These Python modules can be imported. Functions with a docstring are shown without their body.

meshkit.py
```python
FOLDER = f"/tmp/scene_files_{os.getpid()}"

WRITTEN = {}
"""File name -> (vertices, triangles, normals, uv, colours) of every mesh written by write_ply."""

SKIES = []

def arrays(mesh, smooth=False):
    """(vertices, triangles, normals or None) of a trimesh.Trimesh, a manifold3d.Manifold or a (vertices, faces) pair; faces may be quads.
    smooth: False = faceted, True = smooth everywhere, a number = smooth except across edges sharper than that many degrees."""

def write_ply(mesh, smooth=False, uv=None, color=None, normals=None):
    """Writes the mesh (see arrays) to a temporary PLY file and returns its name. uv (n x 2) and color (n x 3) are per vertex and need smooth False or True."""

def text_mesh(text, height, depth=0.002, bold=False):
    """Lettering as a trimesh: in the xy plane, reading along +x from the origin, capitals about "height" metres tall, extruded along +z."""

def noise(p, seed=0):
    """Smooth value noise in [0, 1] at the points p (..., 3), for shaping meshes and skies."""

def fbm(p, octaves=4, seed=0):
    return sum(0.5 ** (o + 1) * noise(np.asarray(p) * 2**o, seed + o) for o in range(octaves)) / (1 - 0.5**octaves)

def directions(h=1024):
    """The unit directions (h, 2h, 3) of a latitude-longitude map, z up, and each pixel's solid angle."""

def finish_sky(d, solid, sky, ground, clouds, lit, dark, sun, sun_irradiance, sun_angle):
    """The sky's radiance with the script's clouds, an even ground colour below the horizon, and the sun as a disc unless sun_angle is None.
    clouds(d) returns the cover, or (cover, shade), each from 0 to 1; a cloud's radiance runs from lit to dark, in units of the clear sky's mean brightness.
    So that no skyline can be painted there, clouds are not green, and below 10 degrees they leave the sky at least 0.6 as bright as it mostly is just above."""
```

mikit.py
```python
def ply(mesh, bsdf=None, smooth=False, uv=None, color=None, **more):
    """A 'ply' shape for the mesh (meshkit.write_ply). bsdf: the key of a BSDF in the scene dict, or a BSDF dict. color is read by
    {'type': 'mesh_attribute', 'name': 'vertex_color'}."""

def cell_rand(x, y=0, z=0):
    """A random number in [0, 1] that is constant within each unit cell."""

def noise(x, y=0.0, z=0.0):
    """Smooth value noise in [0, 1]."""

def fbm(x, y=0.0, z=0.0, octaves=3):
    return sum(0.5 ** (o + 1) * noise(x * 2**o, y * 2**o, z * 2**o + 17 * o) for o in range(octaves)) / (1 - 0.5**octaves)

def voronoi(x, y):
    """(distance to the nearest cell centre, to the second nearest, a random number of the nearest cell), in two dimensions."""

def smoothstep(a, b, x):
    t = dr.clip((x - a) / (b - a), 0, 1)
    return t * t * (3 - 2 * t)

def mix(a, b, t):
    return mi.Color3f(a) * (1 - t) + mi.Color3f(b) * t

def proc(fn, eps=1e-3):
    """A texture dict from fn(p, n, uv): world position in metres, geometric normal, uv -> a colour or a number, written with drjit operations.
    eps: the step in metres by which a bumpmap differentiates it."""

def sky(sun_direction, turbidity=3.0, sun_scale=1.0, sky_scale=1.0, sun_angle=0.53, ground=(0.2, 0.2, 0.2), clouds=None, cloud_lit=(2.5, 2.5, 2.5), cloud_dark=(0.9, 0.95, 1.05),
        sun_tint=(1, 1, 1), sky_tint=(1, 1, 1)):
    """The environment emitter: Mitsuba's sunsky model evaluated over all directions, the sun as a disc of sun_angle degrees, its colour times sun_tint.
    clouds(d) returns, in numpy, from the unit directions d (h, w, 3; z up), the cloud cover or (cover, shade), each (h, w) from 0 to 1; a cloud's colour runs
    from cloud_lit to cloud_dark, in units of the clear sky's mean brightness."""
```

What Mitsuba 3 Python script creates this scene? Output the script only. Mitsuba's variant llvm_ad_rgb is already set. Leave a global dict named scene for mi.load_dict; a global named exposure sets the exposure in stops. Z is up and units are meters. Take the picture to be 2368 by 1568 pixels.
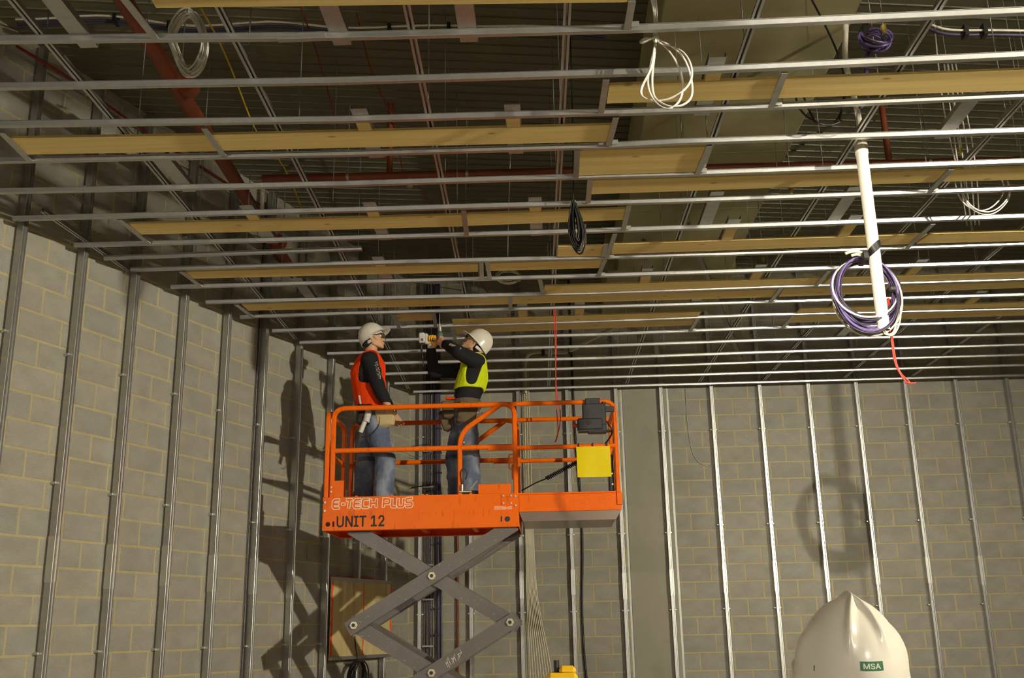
import math, random
import numpy as np
import trimesh
import manifold3d as m3
import shapely
from shapely.geometry import Polygon, LineString, Point, box as sbox
from shapely.ops import unary_union
from shapely import affinity
import drjit as dr
import mitsuba as mi
import mikit, meshkit
from mikit import proc, noise, fbm, smoothstep, mix, cell_rand

rng = random.Random(7)
T = mi.ScalarTransform4f
scene, labels = {}, {}
exposure = 0.0

# ---------------------------------------------------------------- camera (x along the back wall, y towards it, z up, metres)
CAM = np.array([1.7245, -12.5397, 1.6])
RIGHT, UP, FWD = np.array([0.99904, 0.03994, -0.01827]), np.array([0.02844, -0.27138, 0.96205]), np.array([-0.03346, 0.96164, 0.27225])
scene['camera'] = {'type': 'perspective', 'fov': math.degrees(2 * math.atan(1184 / 2374.57)), 'fov_axis': 'x', 'near_clip': 0.05, 'far_clip': 200.0,
                   'to_world': T().look_at(origin=CAM.tolist(), target=(CAM + FWD).tolist(), up=UP.tolist())}

# ---------------------------------------------------------------- light: site floodlights on masts, plus two added fill lamps (their housings are built below)
FLOOD_A, FLOOD_A_AIM, FLOOD_A_RAD = np.array([8.13, -12.30, 4.00]), np.array([-3.0, -4.2, 2.2]), [14800.0 * 1.0, 14800.0 * 0.93, 14800.0 * 0.72]
FLOOD_B, FLOOD_B_AIM, FLOOD_B_RAD = np.array([2.42, -12.25, 4.19]), np.array([5.6, 0.0, 2.4]), [44000.0 * 1.0, 44000.0 * 0.91, 44000.0 * 0.72]

FILL_FLOODS, FILL_FLOODS_RAD = [np.array([-2.4, -18.3, 3.5]), np.array([4.6, -18.8, 3.5])], [1050.0 * 1.0, 1050.0 * 0.90, 1050.0 * 0.76]  # two fill lamps added behind the camera to lift shade and floor bounce

# ---------------------------------------------------------------- materials
def mat(key, d):
    scene[key] = d if d['type'] in ('twosided', 'principledthin', 'dielectric') else {'type': 'twosided', 'bsdf': d}
    return key

def rgb(*c):
    return {'type': 'rgb', 'value': [float(v) for v in c]}

def plain(key, c, rough=0.6, metallic=0.0, spec=0.5, **more):
    return mat(key, {'type': 'principled', 'base_color': rgb(*c), 'roughness': rough, 'metallic': metallic, 'specular': spec, **more})

def block_tex(c):
    def fn(p, n, uv):
        s = fbm(p.x * 7 + 3, p.y * 7, p.z * 9, 3)
        g = noise(p.x * 90, p.y * 90, p.z * 90)
        return mi.Color3f(*c) * (0.80 + 0.28 * s + 0.12 * g)
    return proc(fn)
BLOCK_COL = [(.332, .314, .272), (.322, .305, .264), (.342, .322, .278), (.330, .308, .262), (.314, .300, .264)]
BLOCKS = [mat(f'block_{i}', {'type': 'principled', 'base_color': block_tex(c), 'roughness': 0.92, 'specular': 0.15}) for i, c in enumerate(BLOCK_COL)]
def mortar_fn(p, n, uv):
    s = fbm(p.x * 5, p.y * 5, p.z * 5, 3)
    return mix((.395, .345, .195), (.475, .42, .26), s)
mat('mortar', {'type': 'principled', 'base_color': proc(mortar_fn), 'roughness': 0.95, 'specular': 0.1})
def concrete_fn(p, n, uv):
    s = fbm(p.x * 1.7, p.y * 1.7, p.z * 1.7, 3)
    g = fbm(p.x * 14, p.y * 14, p.z * 14, 2)
    st = smoothstep(.62, .8, fbm(p.x * 3.1 + 9, p.y * 3.1, p.z * 1.3, 3))
    return mix((.29, .275, .22), (.37, .345, .28), s * .7 + g * .3) * (1 - .25 * st)
mat('concrete', {'type': 'principled', 'base_color': proc(concrete_fn), 'roughness': 0.8, 'specular': 0.25})
def beam_fn(p, n, uv):
    s = fbm(p.x * 1.7, p.y * 1.7, p.z * 1.7, 3)
    st = smoothstep(.55, .75, fbm(p.x * 2.1 + 9, p.y * 2.1, p.z * 1.3, 3))
    return mix((.33, .30, .17), (.40, .37, .22), s) * (1 - .25 * st)
mat('beam_concrete', {'type': 'principled', 'base_color': proc(beam_fn), 'roughness': 0.85, 'specular': 0.2})
def floor_fn(p, n, uv):
    s = fbm(p.x * .8, p.y * .8, 0, 3)
    return mix((.50, .475, .40), (.60, .57, .48), s)
mat('floor_slab', {'type': 'principled', 'base_color': proc(floor_fn), 'roughness': 0.75, 'specular': 0.3})
def galv_fn(p, n, uv):
    s = noise(p.x * 38, p.y * 38, p.z * 38)
    g = fbm(p.x * 5, p.y * 5, p.z * 5, 2)
    return mix((.42, .42, .415), (.53, .525, .515), s * .5 + g * .5)
mat('galv', {'type': 'principled', 'base_color': proc(galv_fn), 'roughness': 0.38, 'metallic': 0.92, 'specular': 0.5})
plain('galv_dull', (.42, .42, .41), 0.5, 0.85)
plain('splice_steel', (.60, .60, .57), 0.42, 0.9)
def deck_fn(p, n, uv):
    s = fbm(p.x * 2.2, p.y * 2.2, 0, 3)
    return mix((.145, .136, .092), (.195, .184, .128), s)
mat('deck_steel', {'type': 'principled', 'base_color': proc(deck_fn), 'roughness': 0.5, 'metallic': 0.35, 'specular': 0.5})
def ply_fn(p, n, uv):
    a = p.x + .3 * noise(p.x * 1.3, p.y * 9, 4)
    grain = fbm(p.x * 1.6, p.y * 55 + 2.5 * noise(p.x * 1.1, p.y * 4, 7), 3, 3)
    band = fbm(p.x * .7, p.y * 12, 11, 2)
    c = mix((.58, .415, .145), (.79, .61, .26), grain * .55 + band * .45)
    cx, cy = dr.floor(p.x * 1.6), dr.floor(p.y * 4.5)
    kx, ky = (cx + .2 + .6 * cell_rand(cx, cy, 1)) / 1.6, (cy + .2 + .6 * cell_rand(cx, cy, 2)) / 4.5
    d = dr.sqrt(dr.square((p.x - kx) * .45) + dr.square(p.y - ky))
    knot = (1 - smoothstep(.003, .017, d)) * dr.select(cell_rand(cx, cy, 3) > .45, mi.Float(1), mi.Float(0))
    return mix(c, (.30, .15, .045), .75 * knot)
mat('plywood', {'type': 'principled', 'base_color': proc(ply_fn), 'roughness': 0.62, 'specular': 0.3})
def board_fn(p, n, uv):
    g = fbm((p.x - p.y) * 40, p.z * 1.5, 3, 3)
    st = smoothstep(.6, .78, fbm((p.x - p.y) * 26, p.z * 1.1, 8, 2)) * smoothstep(1.5, 2.2, p.z)
    return mix(mix((.52, .40, .19), (.66, .53, .28), g), (.30, .20, .08), .55 * st)
mat('board_ply', {'type': 'principled', 'base_color': proc(board_fn), 'roughness': 0.7, 'specular': 0.2})
def orange_fn(p, n, uv):
    s = fbm(p.x * 6, p.y * 6, p.z * 6, 3)
    scr = smoothstep(.80, .86, noise(p.x * 60, p.y * 60, p.z * 9))
    return mix((.80, .125, .0006), (.88, .155, .001), s) * (1 - .18 * scr)
mat('orange_paint', {'type': 'principled', 'base_color': proc(orange_fn), 'roughness': 0.34, 'specular': 0.22})
plain('orange_spray', (.85, .11, .015), .8)
def arm_fn(p, n, uv):
    s = fbm(p.x * 7, p.y * 7, p.z * 7, 3)
    d = smoothstep(.84, .9, noise(p.x * 70, p.y * 70, p.z * 70))
    return mix(mix((.105, .092, .088), (.15, .133, .125), s), (.32, .30, .28), .5 * d)
mat('arm_steel', {'type': 'principled', 'base_color': proc(arm_fn), 'roughness': 0.36, 'specular': 0.5})
plain('pin_steel', (.52, .48, .34), .35, .8)
plain('bolt_steel', (.55, .55, .52), .35, .8)
plain('black_plastic', (.018, .018, .020), .4)
plain('black_rubber', (.014, .014, .015), .55)
plain('hole_dark', (.03, .004, .002), .8)
plain('control_black', (.028, .028, .034), .45)
plain('yellow_vinyl', (.74, .58, .003), .45, 0, .2)
plain('pale_label', (.75, .72, .55), .6)
plain('letter_white', (.80, .74, .62), .6)
plain('letter_black', (.02, .014, .012), .6)
plain('red_knob', (.45, .03, .01), .4)
plain('white_pvc', (.78, .74, .64), .28)
plain('cable_white', (.74, .71, .66), .38)
plain('cable_cream', (.66, .62, .47), .45)
plain('cable_purple', (.125, .085, .25), .35)
plain('wall_purple', (.055, .048, .095), .4)
plain('wire_red', (.20, .018, .012), .6)
plain('cable_dark', (.03, .022, .045), .4)
plain('cable_blue', (.05, .12, .38), .45)
plain('cable_black', (.014, .013, .013), .4)
plain('cord_red', (.66, .045, .03), .5)
plain('cord_yellow', (.55, .38, .03), .6)
plain('pipe_red', (.20, .045, .018), .45)
plain('tray_paint', (.22, .165, .135), .25, .3)
plain('brass', (.62, .50, .14), .3, .8)
plain('blue_cap', (.03, .12, .42), .5)
plain('skin', (.56, .32, .19), .55)
plain('hair', (.012, .010, .009), .5)
plain('eye_white', (.75, .72, .68), .3)
plain('lens', (.06, .055, .05), .12)
plain('frame_black', (.012, .012, .014), .3)
def cloth(key, c, var=.25, sc=9, rough=.9, sheen=.0):
    def fn(p, n, uv):
        s = fbm(p.x * sc, p.y * sc, p.z * sc, 3)
        w = noise(p.x * 160, p.y * 160, p.z * 160)
        return mi.Color3f(*c) * (1 - var + 2 * var * s) * (.9 + .2 * w)
    return mat(key, {'type': 'principled', 'base_color': proc(fn), 'roughness': rough, 'specular': .15})
cloth('sweat_black', (.018, .018, .020), .2)
cloth('vest_red', (.74, .050, .004), .12)
cloth('vest_lime', (.56, .66, .012), .10)
def denim_fn(p, n, uv):
    s = fbm(p.x * 8, p.y * 8, p.z * 5, 3)
    w = noise(p.x * 220, p.y * 220, p.z * 60)
    fade = smoothstep(.38, .68, s)
    return mix((.075, .098, .165), (.27, .305, .37), .72 * fade + .28 * w)
mat('denim', {'type': 'principled', 'base_color': proc(denim_fn), 'roughness': .9, 'specular': .1})
plain('hem_pale', (.44, .41, .38), .9)
plain('knee_band', (.035, .035, .045), .8)
cloth('leather_tan', (.50, .40, .22), .15, 12, .7)
cloth('leather_brown', (.13, .095, .055), .3, 12, .65)
plain('glove_yellow', (.80, .42, .01), .6)
plain('boot_tan', (.30, .22, .13), .7)
plain('hat_white', (.68, .645, .57), .22)
plain('hat_inner', (.62, .58, .55), .6)
plain('decal_green', (.035, .13, .065), .5)
plain('decal_pale', (.55, .58, .47), .5)
plain('tool_green', (.10, .14, .11), .45)
plain('tool_grey', (.55, .54, .52), .3)
plain('housing_black', (.03, .03, .03), .5)
plain('tyre_grey', (.20, .20, .20), .8)
plain('machine_yellow', (.72, .42, .01), .5)

# ---------------------------------------------------------------- helpers
def tag(key, label=None, cat=None, group=None, kind=None):
    d = labels.setdefault(key, {})
    for k, v in (('label', label), ('category', cat), ('group', group), ('kind', kind)):
        if v:
            d[k] = v

COUNT = {}
def numbered(name):
    n = COUNT.get(name, 0)
    COUNT[name] = n + 1
    return name if n == 0 else f'{name}_{n:03d}'

def shape(name, d, parent=None, **tags):
    key = numbered((parent + '__' if parent else '') + name)
    scene[key] = d
    if any(tags.values()):
        tag(key, **tags)
    return key

def put(name, mesh, bsdf, parent=None, smooth=30, label=None, cat=None, group=None, kind=None, to_world=None):
    d = mikit.ply(mesh, bsdf, smooth)
    if to_world is not None:
        d['to_world'] = to_world
    return shape(name, d, parent, label=label, cat=cat, group=group, kind=kind)

def thing(name, label, cat, group=None):
    key = numbered(name)
    tag(key, label, cat, group)
    return key

def cat(*ms):
    return trimesh.util.concatenate([m for m in ms if m is not None])

def bx(x0, x1, y0, y1, z0, z1, bevel=0.0):
    if bevel <= 0:
        m = trimesh.creation.box((x1 - x0, y1 - y0, z1 - z0))
        m.apply_translation(((x0 + x1) / 2, (y0 + y1) / 2, (z0 + z1) / 2))
        return m
    b = min(bevel, .49 * min(x1 - x0, y1 - y0, z1 - z0))
    pts = []
    for sx, cx in ((1, x0), (-1, x1)):
        for sy, cy in ((1, y0), (-1, y1)):
            for sz, cz in ((1, z0), (-1, z1)):
                pts += [(cx, cy + sy * b, cz + sz * b), (cx + sx * b, cy, cz + sz * b), (cx + sx * b, cy + sy * b, cz)]
    return trimesh.convex.convex_hull(np.array(pts))

def frame_of(d, up=(0, 0, 1)):
    d = np.asarray(d, float); d = d / np.linalg.norm(d)
    a = np.cross(d, up)
    if np.linalg.norm(a) < 1e-6:
        a = np.cross(d, (1, 0, 0))
    a /= np.linalg.norm(a)
    return d, a, np.cross(a, d)

def sweep(path, profile, closed_path=False, up=(0, 0, 1), caps=True, fixed_up=False):
    """profile: (n,2) polygon in the (side, up) plane, swept along a polyline with rotation-minimising frames."""
    P = np.asarray(path, float); Q = np.asarray(profile, float)
    n = len(P)
    if closed_path:
        tan = np.roll(P, -1, 0) - np.roll(P, 1, 0)
    else:
        tan = np.gradient(P, axis=0)
    tan /= np.maximum(np.linalg.norm(tan, axis=1, keepdims=True), 1e-12)
    rings = []
    a0 = None
    for i in range(n):
        d = tan[i]
        if a0 is None or fixed_up:
            d_, a, b = frame_of(d, up)
        else:
            a = a0 - d * (a0 @ d)
            nl = np.linalg.norm(a)
            a = a / nl if nl > 1e-8 else frame_of(d, up)[1]
            b = np.cross(a, d)
        a0 = a
        rings.append(P[i] + Q[:, :1] * a + Q[:, 1:] * b)
    V = np.vstack(rings); k = len(Q); F = []
    m = n if closed_path else n - 1
    for i in range(m):
        j = (i + 1) % n
        for s in range(k):
            t = (s + 1) % k
            F += [(i * k + s, j * k + s, j * k + t), (i * k + s, j * k + t, i * k + t)]
    if not closed_path and caps:
        poly = Polygon(Q)
        if poly.area > .995 * poly.convex_hull.area:
            c = [(0, s, s + 1) for s in range(1, k - 1)]
        else:
            pv, pf = trimesh.creation.triangulate_polygon(poly, engine='earcut')[:2]
            near = [int(np.argmin(np.linalg.norm(Q - v, axis=1))) for v in pv]
            c = [tuple(near[i] for i in f) for f in pf]
        def ccw(f):
            return np.cross(Q[f[1]] - Q[f[0]], Q[f[2]] - Q[f[0]]) > 0
        sgn = Polygon(Q).exterior.is_ccw
        for f in c:
            g = f if ccw(f) == sgn else f[::-1]
            F += [tuple(g), tuple(x + (n - 1) * k for x in g[::-1])]
    mesh = trimesh.Trimesh(V, np.array(F), process=False)
    if mesh.volume < 0:
        mesh.invert()
    return mesh

def circle(r, n=8):
    a = np.arange(n) * 2 * math.pi / n
    return np.c_[np.cos(a) * r, np.sin(a) * r]

def sq(w, h=None, b=.004):
    h = h or w
    x, y = w / 2, h / 2
    return np.array([(-x + b, -y), (x - b, -y), (x, -y + b), (x, y - b), (x - b, y), (-x + b, y), (-x, y - b), (-x, -y + b)])

def spline(pts, n=40, closed=False):
    from scipy.interpolate import CubicSpline
    P = np.asarray(pts, float)
    if closed:
        P = np.vstack([P, P[:1]])
    t = np.r_[0, np.cumsum(np.sqrt(np.linalg.norm(np.diff(P, axis=0), axis=1)) + 1e-6)]
    cs = CubicSpline(t, P, bc_type='periodic' if closed else 'natural')
    tt = np.linspace(0, t[-1], n + 1 if closed else n)
    return cs(tt[:-1] if closed else tt)

def tube(pts, r, n=8, smooth_pts=0, closed=False):
    P = spline(pts, smooth_pts, closed) if smooth_pts else np.asarray(pts, float)
    return sweep(P, circle(r, n), closed)

def fillet(pts, r, steps=5):
    """round the corners of a polyline"""
    P = [np.asarray(p, float) for p in pts]
    out = [P[0]]
    for a, b, c in zip(P, P[1:], P[2:]):
        u, v = a - b, c - b
        lu, lv = np.linalg.norm(u), np.linalg.norm(v)
        k = min(r, lu * .49, lv * .49)
        p, q = b + u / lu * k, b + v / lv * k
        for t in np.linspace(0, 1, steps + 1):
            out.append((1 - t) ** 2 * p + 2 * t * (1 - t) * b + t * t * q)
    out.append(P[-1])
    return np.array(out)

def cyl(a, b, r, n=12):
    return sweep([a, b], circle(r, n))

def extr(poly, z0, z1):
    polys = getattr(poly, 'geoms', [poly])
    ms = []
    for g in polys:
        if g.area > 1e-9:
            m = trimesh.creation.extrude_polygon(g, z1 - z0, engine='earcut')
            m.apply_translation((0, 0, z0)); ms.append(m)
    return cat(*ms)

def xf(mesh, origin, ex, ey, ez):
    m = mesh.copy()
    M = np.eye(4); M[:3, 0], M[:3, 1], M[:3, 2], M[:3, 3] = ex, ey, ez, origin
    m.apply_transform(M)
    if np.linalg.det(M[:3, :3]) < 0:
        m.invert()
    return m

def tw(origin, ex, ey, ez):
    M = np.eye(4); M[:3, 0], M[:3, 1], M[:3, 2], M[:3, 3] = ex, ey, ez, origin
    return T(M)

ORD = ['zeroth', 'first', 'second', 'third', 'fourth', 'fifth', 'sixth', 'seventh', 'eighth', 'ninth', 'tenth', 'eleventh', 'twelfth', 'thirteenth', 'fourteenth', 'fifteenth', 'sixteenth', 'seventeenth', 'eighteenth', 'nineteenth', 'twentieth']

# ---------------------------------------------------------------- surveyed positions (metres)
CHANNELS = [[[-0.94, -8.144], [0.735, -8.059], [2.168, -8.026], [2.454, -8.026], [4.099, -8.048]], [[-1.173, -7.703], [0.666, -7.63], [2.487, -7.603], [4.278, -7.637]], [[-1.392, -7.289], [0.58, -7.199], [2.539, -7.168], [4.468, -7.197]], [[-1.634, -6.832], [0.493, -6.764], [2.135, -6.745], [2.565, -6.765], [4.659, -6.755]], [[-1.871, -6.384], [0.404, -6.318], [1.966, -6.309], [2.732, -6.302], [4.851, -6.311]], [[-2.045, -5.925], [0.317, -5.885], [2.694, -5.857], [5.041, -5.872]], [[-1.849, -5.386], [0.238, -5.357], [2.123, -5.344], [3.369, -5.345], [5.264, -5.357]], [[-1.802, -5.097], [0.318, -5.13]], [[-1.643, -4.819], [0.13, -4.807], [2.146, -4.767], [3.483, -4.762], [5.513, -4.781]], [[-1.495, -4.365], [0.039, -4.347], [2.164, -4.323], [5.703, -4.344]], [[-1.348, -3.927], [-0.048, -3.902], [2.182, -3.861], [3.653, -3.891], [5.898, -3.892]], [[-1.158, -3.457], [-0.132, -3.478], [2.198, -3.451], [3.739, -3.452], [6.095, -3.437]], [[-1.011, -2.975], [-0.23, -2.978], [2.216, -2.989], [3.818, -3.043], [6.286, -2.995]], [[-0.821, -2.525], [-0.318, -2.53], [2.235, -2.513], [3.908, -2.585], [6.475, -2.558]], [[-0.607, -2.071], [2.252, -2.071], [3.998, -2.124], [6.685, -2.075]], [[-0.597, -1.603], [2.272, -1.561], [4.096, -1.622], [6.871, -1.645]], [[-0.122, -1.105], [2.78, -1.145], [4.181, -1.188], [7.064, -1.198]], [[-0.161, -0.63], [2.819, -0.659], [7.274, -0.712]], [[0.041, -0.16], [2.857, -0.181], [7.502, -0.185]]]
RAILS = [[-1.653, 0.146], [-0.787, -0.026], [0.116, -0.045], [1.022, -0.039], [1.808, -0.031], [2.749, -0.024], [3.635, -0.023], [4.451, -0.036], [5.381, -0.02], [6.216, -0.028]]
PLANKS = [[[-1.139, -8.728], [-0.121, -8.676], [-0.094, -8.361], [-1.333, -8.423]], [[-0.072, -8.682], [2.14, -8.59], [2.157, -8.258], [-0.076, -8.363]], [[-1.447, -7.128], [-0.256, -7.076], [-0.236, -6.862], [-1.433, -6.907]], [[-0.222, -7.079], [2.147, -7.026], [2.132, -6.809], [-0.221, -6.867]], [[2.106, -7.491], [3.054, -7.492], [3.043, -7.27], [2.101, -7.284]], [[3.068, -7.491], [4.462, -7.491], [4.566, -7.261], [3.052, -7.274]], [[1.963, -6.704], [2.745, -6.692], [2.744, -6.302], [1.964, -6.31]], [[2.054, -6.249], [4.409, -6.223], [4.374, -6.035], [2.044, -6.023]], [[4.43, -6.228], [5.035, -6.226], [5.127, -6.023], [4.395, -6.04]], [[-1.264, -5.773], [1.146, -5.74], [1.136, -5.519], [-1.244, -5.561]], [[1.174, -5.745], [2.313, -5.753], [2.308, -5.545], [1.169, -5.525]], [[1.834, -5.049], [2.207, -5.026], [2.201, -4.795], [1.828, -4.818]], [[2.259, -5.059], [4.667, -5.059], [4.621, -4.852], [2.257, -4.839]], [[4.687, -5.067], [5.567, -5.053], [5.661, -4.845], [4.645, -4.859]], [[-1.21, -4.735], [1.19, -4.704], [1.176, -4.516], [-1.201, -4.562]], [[1.25, -4.713], [2.215, -4.713], [2.192, -4.519], [1.238, -4.527]], [[1.721, -4.096], [4.147, -4.088], [4.125, -3.846], [1.711, -3.87]], [[4.177, -4.085], [6.011, -4.073], [6.118, -3.836], [4.152, -3.844]], [[-1.007, -3.844], [1.405, -3.825], [1.396, -3.61], [-1.001, -3.647]], [[1.428, -3.823], [3.815, -3.809], [3.811, -3.588], [1.42, -3.614]], [[3.834, -3.826], [6.124, -3.824], [6.202, -3.651], [3.837, -3.592]], [[0.312, -3.395], [0.672, -3.373], [0.658, -3.178], [0.322, -3.183]], [[0.827, -3.175], [3.197, -3.192], [3.178, -2.968], [0.827, -2.957]], [[0.826, -2.942], [3.186, -2.938], [3.163, -2.756], [0.821, -2.704]], [[4.122, -3.21], [6.409, -3.195], [6.501, -2.991], [4.113, -3.017]], [[4.119, -2.989], [6.514, -2.962], [6.601, -2.77], [4.102, -2.743]]]
NOGGINS = [[[-0.193, -8.505], [-0.168, -8.118]], [[-1.422, -7.232], [-1.444, -6.83]], [[-0.237, -7.18], [-0.236, -6.815]], [[2.165, -7.138], [2.139, -6.774]], [[2.175, -8.278], [2.167, -8.034]], [[2.087, -7.568], [2.075, -7.197]], [[3.044, -7.567], [3.047, -7.186]], [[1.948, -6.742], [1.949, -6.324]], [[2.763, -6.715], [2.743, -6.301]], [[2.043, -6.296], [2.041, -5.903]], [[4.407, -6.255], [4.389, -5.859]], [[-1.277, -5.884], [-1.25, -5.406]], [[1.167, -5.837], [1.15, -5.34]], [[2.331, -5.833], [2.318, -5.336]], [[2.262, -5.297], [2.223, -4.756]], [[2.207, -5.085], [2.192, -4.818]], [[4.626, -5.294], [4.595, -4.771]], [[-1.228, -4.771], [-1.191, -4.383]], [[1.219, -4.775], [1.193, -4.341]], [[2.213, -4.736], [2.174, -4.339]], [[1.682, -4.329], [1.71, -3.882]], [[4.112, -4.292], [4.094, -3.873]], [[-1.045, -3.872], [-1.007, -3.469]], [[1.419, -3.873], [1.396, -3.436]], [[3.802, -3.865], [3.786, -3.454]], [[0.3, -3.422], [0.296, -2.977]], [[0.682, -3.425], [0.648, -2.941]], [[0.82, -3.398], [0.798, -2.502]], [[3.201, -3.419], [3.166, -2.528]], [[4.11, -3.383], [4.081, -2.558]]]
STRAPS = [[-0.545, -8.23], [0.733, -8.18], [1.376, -8.136], [0.689, -7.166], [1.567, -7.154], [-0.645, -6.567], [0.519, -5.672], [1.673, -5.79], [2.667, -7.557], [2.655, -7.227], [4.201, -7.163], [2.802, -5.872], [3.875, -5.859], [0.548, -5.461], [1.641, -5.453], [1.868, -5.126], [3.136, -5.061], [4.025, -5.075], [-0.342, -5.407], [0.398, -4.403], [2.585, -4.087], [3.528, -4.113], [4.853, -4.158], [-0.365, -4.362], [0.415, -3.488], [2.041, -3.395], [3.111, -3.489], [1.51, -3.173], [2.229, -3.214], [4.784, -2.239], [5.691, -3.305]]
HAT = [[2.408, -10.114, 1.563]]
COIL_WHITE_TL = [[-0.211, -7.62, 4.927], [-0.289, -7.62, 4.821], [-0.269, -7.62, 4.712], [-0.174, -7.62, 4.548], [-0.109, -7.62, 4.652], [-0.133, -7.62, 4.841]]
LOOPS_WHITE = [[[2.328, -7.82, 4.759], [2.338, -7.82, 4.604], [2.336, -7.82, 4.533], [2.418, -7.82, 4.487], [2.48, -7.82, 4.421], [2.502, -7.82, 4.32], [2.48, -7.82, 4.247], [2.411, -7.82, 4.196], [2.312, -7.82, 4.185], [2.244, -7.82, 4.227], [2.263, -7.82, 4.293], [2.3, -7.82, 4.366], [2.322, -7.82, 4.478], [2.336, -7.82, 4.533]], [[2.335, -7.82, 4.523], [2.395, -7.82, 4.475], [2.444, -7.82, 4.372], [2.455, -7.82, 4.273], [2.436, -7.82, 4.175], [2.396, -7.82, 4.123], [2.363, -7.82, 4.117], [2.311, -7.82, 4.168], [2.283, -7.82, 4.255], [2.287, -7.82, 4.329], [2.316, -7.82, 4.453], [2.333, -7.82, 4.528]], [[2.336, -7.82, 4.533], [2.449, -7.82, 4.46], [2.492, -7.82, 4.37], [2.503, -7.82, 4.258], [2.486, -7.82, 4.173], [2.44, -7.82, 4.131], [2.385, -7.82, 4.128], [2.333, -7.82, 4.167], [2.307, -7.82, 4.217], [2.308, -7.82, 4.353], [2.33, -7.82, 4.503], [2.331, -7.82, 4.656], [2.316, -7.82, 4.786]], [[2.333, -7.82, 4.528], [2.287, -7.82, 4.548], [2.258, -7.82, 4.536], [2.257, -7.82, 4.516], [2.297, -7.82, 4.52], [2.335, -7.82, 4.528]]]
COIL_PURPLE_TR = [[3.64, -7.3, 4.811], [3.562, -7.3, 4.814], [3.732, -7.3, 4.807], [3.649, -7.3, 4.895], [3.629, -7.3, 4.72]]
LOOPS_BLACK_R = [[[3.286, -6.95, 4.664], [3.26, -6.95, 4.522], [3.312, -6.95, 4.406], [3.433, -6.95, 4.345], [3.512, -6.95, 4.37]], [[3.305, -6.95, 4.54], [3.329, -6.95, 4.448], [3.359, -6.95, 4.362]], [[3.542, -6.95, 4.539], [3.519, -6.95, 4.44], [3.473, -6.95, 4.363]]]
LOOP_WHITE_R = [[4.7, -5.7, 4.621], [4.698, -5.7, 4.537], [4.743, -5.7, 4.42], [4.84, -5.7, 4.367], [4.935, -5.7, 4.397], [5.026, -5.7, 4.509], [5.024, -5.7, 4.599]]
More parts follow.
